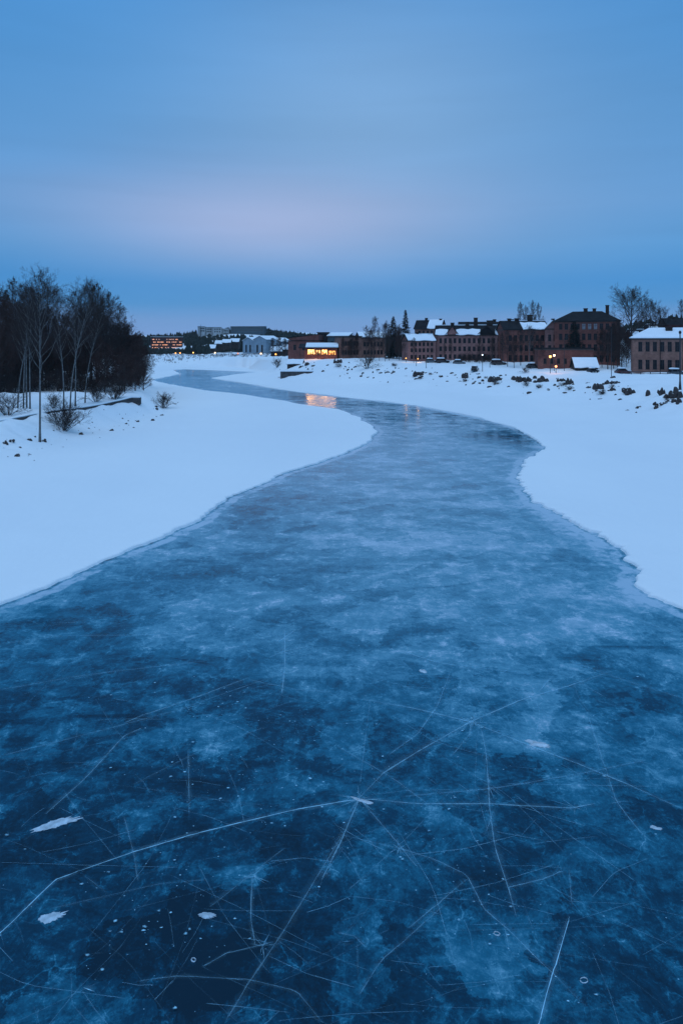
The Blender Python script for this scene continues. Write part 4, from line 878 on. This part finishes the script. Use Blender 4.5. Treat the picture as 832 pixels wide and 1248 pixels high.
def car_meshes(wagon):
    b = MB(); prof = [(-2.15,.35),(-2.2,.75),(-2.1,1.0),(-1.2,1.08),(1.5,1.02),(2.1,.85),(2.2,.5),(2.15,.35)]
    b.prism([(x, z) for x, z in prof], -.88, .88, 'y'); top = [(-2.0,1.03),(-1.75 if wagon else -1.3,1.62),(.35,1.66),(1.15,1.06)]
    g = MB(); g.prism([(x*.985, z if z > 1.3 else z) for x, z in top], -.76, .76, 'y')
    r = MB(); r.prism([(-1.8 if wagon else -1.35,1.60),(.38,1.63),(.38,1.70),(-1.75 if wagon else -1.3,1.68)], -.79, .79, 'y')
    for x in (-1.45, .0, .75): r.box(x-.05, x+.05, -.785, .785, 1.05, 1.6) if x < .5 else None
    s = MB(); s.prism([(-1.8 if wagon else -1.4,1.705),(.42,1.705),(.3,1.98),(-1.0,2.04),(-1.65 if wagon else -1.2,1.95)], -.77, .77, 'y'); s.prism([(1.05,1.075),(2.1,.88),(2.05,1.0),(1.2,1.2)], -.8, .8, 'y')
    w = MB(); n = 14
    for q in range(n):
        a0, a1 = 6.283*q/n, 6.283*(q+1)/n; p = lambda a, r_, y: (math.cos(a)*r_, y, math.sin(a)*r_)
        w.quad(p(a0,.34,-.11), p(a1,.34,-.11), p(a1,.34,.11), p(a0,.34,.11)); w.quad(p(a0,.34,-.11), p(a0,.2,-.11), p(a1,.2,-.11), p(a1,.34,-.11)); w.quad(p(a0,.34,.11), p(a1,.34,.11), p(a1,.2,.11), p(a0,.2,.11)); w.poly([p(a0,.2,-.08), (0,-.08,0), p(a1,.2,-.08)]); w.poly([p(a0,.2,.08), p(a1,.2,.08), (0,.08,0)])
    return b, g, r, s, w
def car(px, Y, rz, paint, label, wagon=False, sc=1):
    x = X_at(px, Y); t = thing('parked_car', label, 'car', (x, Y, gz(x, Y)-.05), rz, 'cars parked along the right bank'); t.scale = (sc,)*3
    b, g, r, s, w = car_meshes(wagon); b.build('body', M[paint], t); g.build('window_band', M['glass'], t); r.build('roof', M[paint], t); s.build('snow_cover', M['snow_cap'], t)
    wm = w.mesh('wheel', M['tyre'])
    for sx in (-1.35, 1.35):
        for sy in (-.8, .8): o = link('wheel', wm, t); o.location = (sx, sy, .34)
    hm = MB(); hm.box(2.15, 2.22, -.12, .12, .62, .76); hm = hm.mesh('headlight', M['curtain'])
    for sy in (-.62, .62): o = link('headlight', hm, t); o.location = (0, sy, 0)
car(539, 250, .25, 'car_black', 'black car with a thick snow roof left of the gabled tenement entrance', True, 1.1)
car(559, 246, .1, 'car_grey', 'grey snow covered car between the two black ones')
car(578.5, 216, 1.2, 'car_black', 'black car seen end-on at the top of the bank', True, 1)
car(607, 240, .05, 'car_black', 'black wagon with a snow roof at the right end of the gabled tenement', True, 1.2)
car(525, 252, .1, 'car_grey', 'grey car leftmost in the row before the brick houses')
car(758.5, 197, .05, 'car_red', 'dark red car half buried in snow left of the railing')
car(722, 203, .3, 'car_black', 'small black car at the corner of the snow covered shed', False, .8)
car(824, 190, -.1, 'car_grey', 'grey-blue car with snow on top behind the railing', True, 1.05)
car(649, 228, .1, 'car_black', 'black car behind the bare trees before the dark red tenement')

# ------------------------------------------------------------------ trees of the right bank
def rt(kind, name, cat, px, Y, ytop, label, group='trees along the right bank', wide=1):
    l = on(px, Y); plant(kind, name, cat, l, top_h(l, ytop), r4.random()*6.28, label, group, wide)
rt('oak', 'spreading_tree', 'tree', 769, 292, 356, 'large spreading bare tree on the skyline between the tall tenement and the right hill', wide=1.0)
rt('oak', 'spreading_tree', 'tree', 792, 305, 369, 'smaller rounded bare tree on the skyline right of the large spreading one', wide=.8)
rt('oak', 'spreading_tree', 'tree', 805, 312, 377, 'smallest bare tree on the right hill skyline', wide=.8)
rt('slim', 'bare_tree', 'tree', 829, 315, 366, 'bare tree on the right hill cut by the frame edge', wide=1.2)
for i, (px, ty) in enumerate(((633, 370), (640, 374), (648, 368), (656, 371))):
    rt('slim', 'bare_tree', 'tree', px, 300, ty, 'bare treetop above the dark red tenement roof, %s of four' % nth(i), wide=.7)
rt('fir', 'fir_tree', 'conifer', 494, 286, 377, 'tall pointed dark conifer left of the three-storey house')
rt('fir_b', 'fir_tree', 'conifer', 479, 290, 385, 'dark conifer second from the right of the group beyond the cafe')
rt('alder', 'dark_tree', 'tree', 486, 280, 398, 'dark dense tree between the two tall conifers', wide=.9)
rt('alder', 'dark_tree', 'tree', 470, 282, 394, 'dark bare tree left of the conifer pair', wide=.9)
rt('slim', 'bare_tree', 'tree', 456, 284, 387, 'bare slender tree above the brown house', wide=1)
rt('slim', 'bare_tree', 'tree', 446, 276, 398, 'bare tree left of the slender one by the brown house', wide=1)
rt('slim', 'bare_tree', 'tree', 462, 268, 404, 'thin bare tree in front of the brown house', wide=.8)
rt('fir_b', 'fir_tree', 'conifer', 699, 232, 391, 'black conifer in front of the tallest tenement', wide=1.35)
for i, (px, Y, ty, k) in enumerate(((618, 232, 404, 'slim'), (634, 236, 402, 'slim'), (645, 228, 400, 'birch_a'), (650, 233, 404, 'slim'), (659, 226, 412, 'slim'))):
    rt(k, 'bare_tree', 'tree', px, Y, ty, 'bare tree in front of the dark red tenement, %s of five' % nth(i), wide=1.15)
rt('slim', 'bare_tree', 'tree', 740, 222, 398, 'twiggy bare tree against the right end of the tallest tenement', wide=1.3)
rt('alder', 'dark_tree', 'tree', 752, 228, 392, 'dense dark tree between the tallest tenement and the brown house', wide=.9)
rt('alder_b', 'dark_tree', 'tree', 763, 236, 408, 'low dark tree touching the left wall of the brown house', wide=.8)
rt('slim', 'bare_tree', 'tree', 584, 248, 411, 'bare tree before the right gable of the long tenement', wide=1)
rt('slim', 'bare_tree', 'tree', 541, 252, 418, 'small bare tree behind the parked black car')
rt('slim', 'bare_tree', 'tree', 504, 254, 412, 'bare tree before the left half of the three-storey house', wide=.9)
for i, (px, ty) in enumerate(((332, 414), (340, 411), (347, 413), (427, 414), (434, 410))):
    rt('alder', 'dark_tree', 'tree', px, 300 if px > 400 else 400, ty, ['dark tree at the right end of the pale halls','dark tree between the halls and the orange-red brick hall','dark tree touching the orange-red brick hall','dark tree right of the cafe','dark tree in front of the long low brown building'][i], wide=.9)

for i, (px, Y, ty, k) in enumerate(((733,228,402,'alder'),(747,224,396,'alder'),(757,232,400,'alder_b'),(765,245,404,'alder'))):
    rt(k, 'dark_tree', 'tree', px, Y, ty, 'dark twiggy tree right of the tallest tenement, %s of the front four' % nth(i), wide=.9)
for i, (px, Y, ty) in enumerate(((418,284,412),(429,286,408),(452,272,402),(474,272,396),(486,268,402),(549,250,414),(600,246,412),(612,240,406),(626,230,410))):
    rt('slim' if i % 2 else 'alder', 'bare_tree', 'tree', px, Y, ty, 'thin bare tree along the road by the buildings, %s of that line' % nth(i), wide=.8)
# ------------------------------------------------------------------ rocks
def rock_mesh(seed):
    import bmesh
    bm = bmesh.new(); bmesh.ops.create_icosphere(bm, subdivisions=3, radius=1); r_ = random.Random(seed); off = seed*13.7
    pl = [(Vector((r_.gauss(0,1), r_.gauss(0,1), r_.gauss(0,1))).normalized(), .55+.35*r_.random()) for _ in range(12)]
    for v in bm.verts:
        for n, d in pl:
            k = v.co.dot(n)
            if k > d: v.co -= n*(k-d)*.85
        c = v.co; s = 1+.12*float(fbm(np.array([c.x*2+off]), np.array([c.y*2+c.z*1.7]), 3, seed)[0]); v.co = c*s
    me = bpy.data.meshes.new('rock'); bm.to_mesh(me); bm.free(); me.materials.append(M['rock']); return me
RM = [rock_mesh(s) for s in range(1, 8)]
def pile_mesh(seed, n):
    """a low broken ledge: several stones grown together into one boulder"""
    import bmesh
    r_ = random.Random(seed); bm = bmesh.new()
    for k in range(n):
        tm = RM[r_.randrange(7)]; m4 = Matrix.Translation((r_.gauss(0,.6), r_.gauss(0,.4), r_.gauss(0,.2))) @ Matrix.Rotation(r_.random()*6.28, 4, 'Z') @ Matrix.Diagonal((.35+.35*r_.random(), .35+.3*r_.random(), .3+.35*r_.random(), 1))
        t_ = bmesh.new(); t_.from_mesh(tm); t_.transform(m4); me_ = bpy.data.meshes.new('tmp'); t_.to_mesh(me_); t_.free(); bm.from_mesh(me_); bpy.data.meshes.remove(me_)
    me = bpy.data.meshes.new('rock_ledge'); bm.to_mesh(me); bm.free(); me.materials.append(M['rock']); return me
PM = [pile_mesh(s, 9) for s in (21, 22, 23, 24)]
rocks = []   # px, py, width px, height px, ledge?
big = [(512,459,15,6),(567,462,12,8),(604,466,17,8),(626,464,6,5),(633,466,9,8),(640,467,12,8),(657,468,15,8),(652,462,5,4),(684,466,8,5),(690,470,8,8),(696,469,8,6),(716,474,5,3),(730,476,14,9),(738,470,9,5),(744,478,8,5),(735,481,5,4),(750,469,9,4),(764,477,13,4),(770,481,15,7),(756,489,7,3),(790,484,6,8),(808,483,9,8),(819,487,18,13),(827,493,11,8),(812,492,8,4),(808,495,14,4),(747,461,6,3),(700,478,4,2),(780,498,9,3),(765,502,6,3),(800,500,6,5),(775,505,4,3),
       (374,446,8,5),(412,444,8,6),(366,449,5,3),(358,446,7,5),(464,456,6,3),(440,460,4,3),(480,455,5,3),(494,452,3,2),(455,462,5,2),(528,464,4,2),(545,466,4,2),(555,459,4,3),(538,461,5,3),(583,462,5,3),(588,466,4,3),(610,459,4,2),(668,476,4,2),(676,472,4,3)]
leftr = [(98,532,8,5),(88,531,6,2),(35,539,7,4),(51,540,8,4),(42,536,5,3),(20,558,9,5),(36,556,6,2),(24,549,5,4),(3,543,8,5),(12,542,8,4),(9,552,4,2),(75,547,6,2),(62,544,4,2),(135,527,6,4),(153,519,6,3),(168,516,5,4),(145,521,5,2),(120,526,4,2),(150,526,3,2),(190,502,5,3),(186,514,5,3),(196,508,6,3),(190,497,4,2),(133,514,3,2)]
for side, lst in (('right', big), ('left', leftr)):
    for (px, py, wpx, hpx) in lst: rocks.append((side, px, py, wpx, hpx))
rs = random.Random(3)
for k in range(150):
    px = 340+rs.random()*440; py = 449+ max(0, px-400)*.085+rs.gauss(0, 6); rocks.append(('right', px, py, 1.4+rs.random()**3*6.5, 1+rs.random()*1.8))
for k in range(120):
    px = rs.random()*205; py = 553-px*.26+rs.gauss(0, 8); rocks.append(('left', px, py, 1.5+rs.random()*3, 1+rs.random()*1.5))
LM = {'right': [(395,'the cafe'),(430,'the long low brown building'),(480,'the dark conifer group'),(525,'the three-storey house'),(572,'the gabled tenement'),(618,'the gabled tenement right end'),(662,'the dark red tenement'),(700,'the lit lamps'),(742,'the shed'),(775,'the railing start'),(812,'the brown brick house'),(9999,'the frame edge lamp post')],
      'left': [(30,'the leaning birches'),(64,'the lone tall birch'),(112,'the wide bush'),(162,'the path wall'),(9999,'the stone wall end')]}
seg = {}
for r in rocks:
    k = next(w for lim, w in LM[r[0]] if r[1] < lim); seg.setdefault((r[0], k), []).append(r)
for (side, w), lst in seg.items():
    lst.sort()
    for i, (sd, px, py, wpx, hpx) in enumerate(lst):
        x, y, z = hit(px, py); pxm = FPX/y; W = wpx/pxm*1.12; H_ = hpx/pxm*1.25; ledge = wpx >= 8
        o = link('rock', (PM if ledge else RM)[(i*5+int(px)) % (4 if ledge else 7)]); 
        o.scale = (W/2*(.75 if ledge else 1.05), W/2*.8, H_*(.95 if ledge else .8)); o.location = (x, y+W*.3, z-.02+H_*.1); o.rotation_euler = (0, 0, rs.gauss(0, .35))
        size = 'broad' if wpx >= 9 else 'mid-sized' if wpx >= 5 else 'small'
        tag(o, '%s dark rock in the snow below %s, %s there' % (size, w, nth(i) if i < len(lst)/2 and i < 20 else ('rightmost' if len(lst)-1-i == 0 else (ORD[len(lst)-1-i]+' from right')) if len(lst)-1-i < 20 else 'near the middle'), 'rock', 'dark rocks on the snowy %s bank' % side)

# ------------------------------------------------------------------ far wood (nobody could count it)
fw = MB(); rf = random.Random(77)
def far_tree(x, y, z, h, w):
    n = 6; ph = rf.random()*6
    if rf.random() < .55:
        for (a, b, r0) in ((.05,.62,1), (.38,1.05,.62)):
            ring = [(x+math.cos(ph+6.283*q/n)*w*r0*(.7+.6*rf.random()), y+math.sin(ph+6.283*q/n)*w*r0, z+h*a+rf.random()*h*.1) for q in range(n)]; tip = (x+rf.gauss(0,.2), y, z+h*b)
            for q in range(n): fw.poly([ring[q], ring[(q+1) % n], tip])
    else:
        lv = []
        for (f, r0) in ((.08,.6),(.4,1.0),(.75,.75)): lv.append([(x+math.cos(ph+6.283*q/n)*w*r0*(.65+.7*rf.random()), y+math.sin(ph+6.283*q/n)*w*r0*(.65+.7*rf.random()), z+h*f+rf.gauss(0,h*.05)) for q in range(n)])
        for l in range(2):
            for q in range(n): fw.poly([lv[l][q], lv[l][(q+1) % n], lv[l+1][(q+1) % n], lv[l+1][q]])
        for q in range(n): fw.poly([lv[2][q], lv[2][(q+1) % n], (x, y, z+h*.98)])
N_ = 0; xs = []; ys = []
while len(xs) < 5200:
    y = 520+rf.random()**1.3*680; px = 60+rf.random()*460; x = X_at(px, y)
    if 180 < px < 227 and 640 < y < 800: continue
    if 240 < px < 324 and 880 < y < 960: continue
    if 255 < px < 345 and y < 610: continue
    if y < 560 and rf.random() < .5: continue
    xs.append(x); ys.append(y)
zs_ = ground_z(np.array(xs), np.array(ys))
for x, y, z in zip(xs, ys, zs_): h = 6+rf.random()*6; pp = CX+x/y*FPX; h *= .5 if (180 < pp < 227 and y < 660) or (240 < pp < 324 and 820 < y < 880) else 1; far_tree(x, y, z-.5, h*(1 if y > 640 else .95), 1.6+rf.random()*1.8)
for k in range(700):   # hill behind the right bank
    x = 95+rf.random()*190; y = 318+rf.random()*90; 
    far_tree(x, y, gz(x, y)-.5, 3+rf.random()*3.5, 1.2+rf.random()*1.2)
for k in range(500):   # behind the right bank roofs
    x = -10+rf.random()*120; y = 345+rf.random()*60
    far_tree(x, y, gz(x, y)-.5, 5+rf.random()*4, 1.4+rf.random()*1.4)
for k in range(900):   # beyond the left thicket
    y = 260+rf.random()*420; x = X_at(-60+rf.random()*215, y)
    if x > np.interp(y, [p[1] for p in CRE_L], [p[0] for p in CRE_L])-4: continue
    far_tree(x, y, gz(x, y)-.5, 7+rf.random()*5, 1.8+rf.random()*1.6)
tag(fw.build('distant_forest', M['needle']), 'dark wooded slopes along the horizon', 'forest', kind='stuff')
# shore scrub far away
sb = MB()
for k in range(900):
    px = 190+rf.random()*160; y = 425+rf.random()*75; x = X_at(px, y); z = gz(x, y); h = .4+rf.random()*1.6
    if rf.random() < .5 and y < 470: continue
    for j in range(5): an = rf.random()*6.28; sb.tube([(x, y, z), (x+math.cos(an)*h*.5, y+math.sin(an)*h*.5, z+h*(.6+.5*rf.random()))], [.06, .03], 3)
tag(sb.build('shore_scrub', M['twig']), 'low dark scrub scattered on the far snowy shore', 'scrub', kind='stuff')

# ------------------------------------------------------------------ haze
HAZE = 0.00005
if HAZE:
    mb = MB(); mb.box(-700, 500, -60, 1250, -1.2, 52); hz = mb.build('haze', None or bpy.data.materials.new('haze')); m = hz.data.materials[0]; m.use_nodes = True
    N = m.node_tree.nodes; N.remove(N['Principled BSDF']); pv = N.new('ShaderNodeVolumePrincipled'); pv.inputs['Density'].default_value = HAZE; pv.inputs['Color'].default_value = (.8,.85,.9,1)
    m.node_tree.links.new(pv.outputs['Volume'], N['Material Output'].inputs['Volume']); tag(hz, 'thin cold evening haze', kind='stuff')

# ------------------------------------------------------------------ world: overcast blue dusk
sc = bpy.context.scene
w = bpy.data.worlds.new('World'); sc.world = w; w.use_nodes = True; N = w.node_tree.nodes; L = w.node_tree.links; bg = N['Background']
SUN_EL, SUN_AZ = math.radians(72), math.radians(200)
sky = N.new('ShaderNodeTexSky'); sky.sky_type = 'NISHITA'; sky.sun_disc = False; sky.sun_elevation = math.radians(2); sky.sun_rotation = SUN_AZ
def wm(op, a, b=None, c=None, clamp=False):
    n = N.new('ShaderNodeMath'); n.operation = op; n.use_clamp = clamp
    for i, q in enumerate((a, b, c)):
        if q is None: continue
        if isinstance(q, (int, float)): n.inputs[i].default_value = q
        else: L.new(q, n.inputs[i])
    return n.outputs[0]
tc = N.new('ShaderNodeTexCoord'); sp = N.new('ShaderNodeSeparateXYZ'); L.new(tc.outputs['Generated'], sp.inputs[0])
dx, dy, dz = sp.outputs
mp = N.new('ShaderNodeMapping'); mp.inputs['Scale'].default_value = (1, 1, 5); L.new(tc.outputs['Generated'], mp.inputs['Vector'])
nz = N.new('ShaderNodeTexNoise'); nz.inputs['Scale'].default_value = 1.6; nz.inputs['Detail'].default_value = 5; nz.inputs['Roughness'].default_value = .45; L.new(mp.outputs['Vector'], nz.inputs['Vector'])
wob = wm('MULTIPLY', wm('SUBTRACT', nz.outputs['Fac'], .5), .05)
el = wm('ADD', wm('ARCSINE', dz), wob); az = wm('ARCTAN2', dx, dy)
cr = N.new('ShaderNodeValToRGB'); L.new(wm('DIVIDE', el, math.radians(90), clamp=True), cr.inputs['Fac'])
def s2l(r, g, b): f = lambda c: ((c/255+.055)/1.055)**2.4 if c > 10 else c/255/12.92; return (f(r)*10, f(g)*10, f(b)*10, 1)
E_ = cr.color_ramp.elements; E_[0].position = 0; E_[0].color = s2l(122,158,212); E_[1].position = 1; E_[1].color = s2l(118,186,242)
for deg, c in ((1.9,(110,154,208)),(3.2,(80,146,206)),(5.0,(70,142,206)),(8,(88,151,209)),(11,(99,154,210)),(17,(90,151,210)),(22,(80,147,210)),(27,(74,143,208)),(45,(112,178,236))):
    e = E_.new(deg/90); e.color = s2l(*c)  # stops above the frame are raised to light the snow
# pink afterglow band low over the river
def sq(v, c, wd): return wm('POWER', wm('DIVIDE', wm('SUBTRACT', v, math.radians(c)), math.radians(wd)), 2)
def gauss(v, k): return wm('MULTIPLY', wm('EXPONENT', wm('MULTIPLY', v, -1)), k)
br_ = gauss(wm('ADD', sq(az, 2, 17), sq(el, 18, 11)), .55)
m0 = N.new('ShaderNodeMix'); m0.data_type = 'RGBA'; L.new(br_, m0.inputs[0]); L.new(cr.outputs['Color'], m0.inputs[6]); m0.inputs[7].default_value = s2l(146,184,224)
pk = gauss(wm('ADD', sq(az, -6, 16), sq(el, 10.3, 3.4)), .66)
mx = N.new('ShaderNodeMix'); mx.data_type = 'RGBA'; L.new(pk, mx.inputs[0]); L.new(m0.outputs[2], mx.inputs[6]); mx.inputs[7].default_value = s2l(172,182,218)
# soft cloud mottling
mr = N.new('ShaderNodeMapRange'); L.new(nz.outputs['Fac'], mr.inputs[0]); mr.inputs[1].default_value = .3; mr.inputs[2].default_value = .7; mr.inputs[3].default_value = .93; mr.inputs[4].default_value = 1.06
mp2 = N.new('ShaderNodeMapping'); mp2.inputs['Scale'].default_value = (1.2, 1.2, 17); mp2.inputs['Rotation'].default_value = (0, .05, 0); L.new(tc.outputs['Generated'], mp2.inputs['Vector'])
nz2 = N.new('ShaderNodeTexNoise'); nz2.inputs['Scale'].default_value = 2.2; nz2.inputs['Detail'].default_value = 6; nz2.inputs['Roughness'].default_value = .5; nz2.inputs['Distortion'].default_value = .5; L.new(mp2.outputs['Vector'], nz2.inputs['Vector'])
stk = wm('MULTIPLY_ADD', wm('SUBTRACT', nz2.outputs['Fac'], .5), .10, 1.0)
ml = N.new('ShaderNodeVectorMath'); ml.operation = 'SCALE'; L.new(mx.outputs[2], ml.inputs[0]); L.new(wm('MULTIPLY', mr.outputs[0], stk), ml.inputs['Scale'])
# unseen sky behind the camera, brightened to light the snow
bk = wm('MULTIPLY_ADD', wm('MULTIPLY', dy, -1, clamp=True), .45, 1.0)
ml2 = N.new('ShaderNodeVectorMath'); ml2.operation = 'SCALE'; L.new(ml.outputs[0], ml2.inputs[0]); L.new(bk, ml2.inputs['Scale'])
fin = N.new('ShaderNodeMix'); fin.data_type = 'RGBA'; fin.inputs[0].default_value = .98; L.new(sky.outputs[0], fin.inputs[6]); L.new(ml2.outputs[0], fin.inputs[7])
L.new(fin.outputs[2], bg.inputs['Color']); bg.inputs['Strength'].default_value = .1
sl = bpy.data.lights.new('dusk_sky_light', 'SUN'); sl.energy = .68; sl.angle = math.radians(60); sl.color = (1,.96,.92)
so = link('dusk_sky_light', sl); so.rotation_euler = (math.radians(90)-SUN_EL, 0, math.radians(-20))

# ------------------------------------------------------------------ camera and render
cd = bpy.data.cameras.new('camera'); cam = link('camera', cd); cam.location = (0, 0, CAMH); cam.rotation_euler = (math.radians(90), 0, 0)
cd.sensor_width = 36; cd.lens = 24; cd.shift_y = -209/1248; cd.clip_end = 8000; sc.camera = cam
sc.view_settings.view_transform = 'Standard'; sc.view_settings.look = 'None'; sc.view_settings.gamma = 1; sc.view_settings.exposure = 0
sc.cycles.use_denoising = True; sc.cycles.max_bounces = 6; sc.cycles.transparent_max_bounces = 24; sc.cycles.volume_bounces = 1
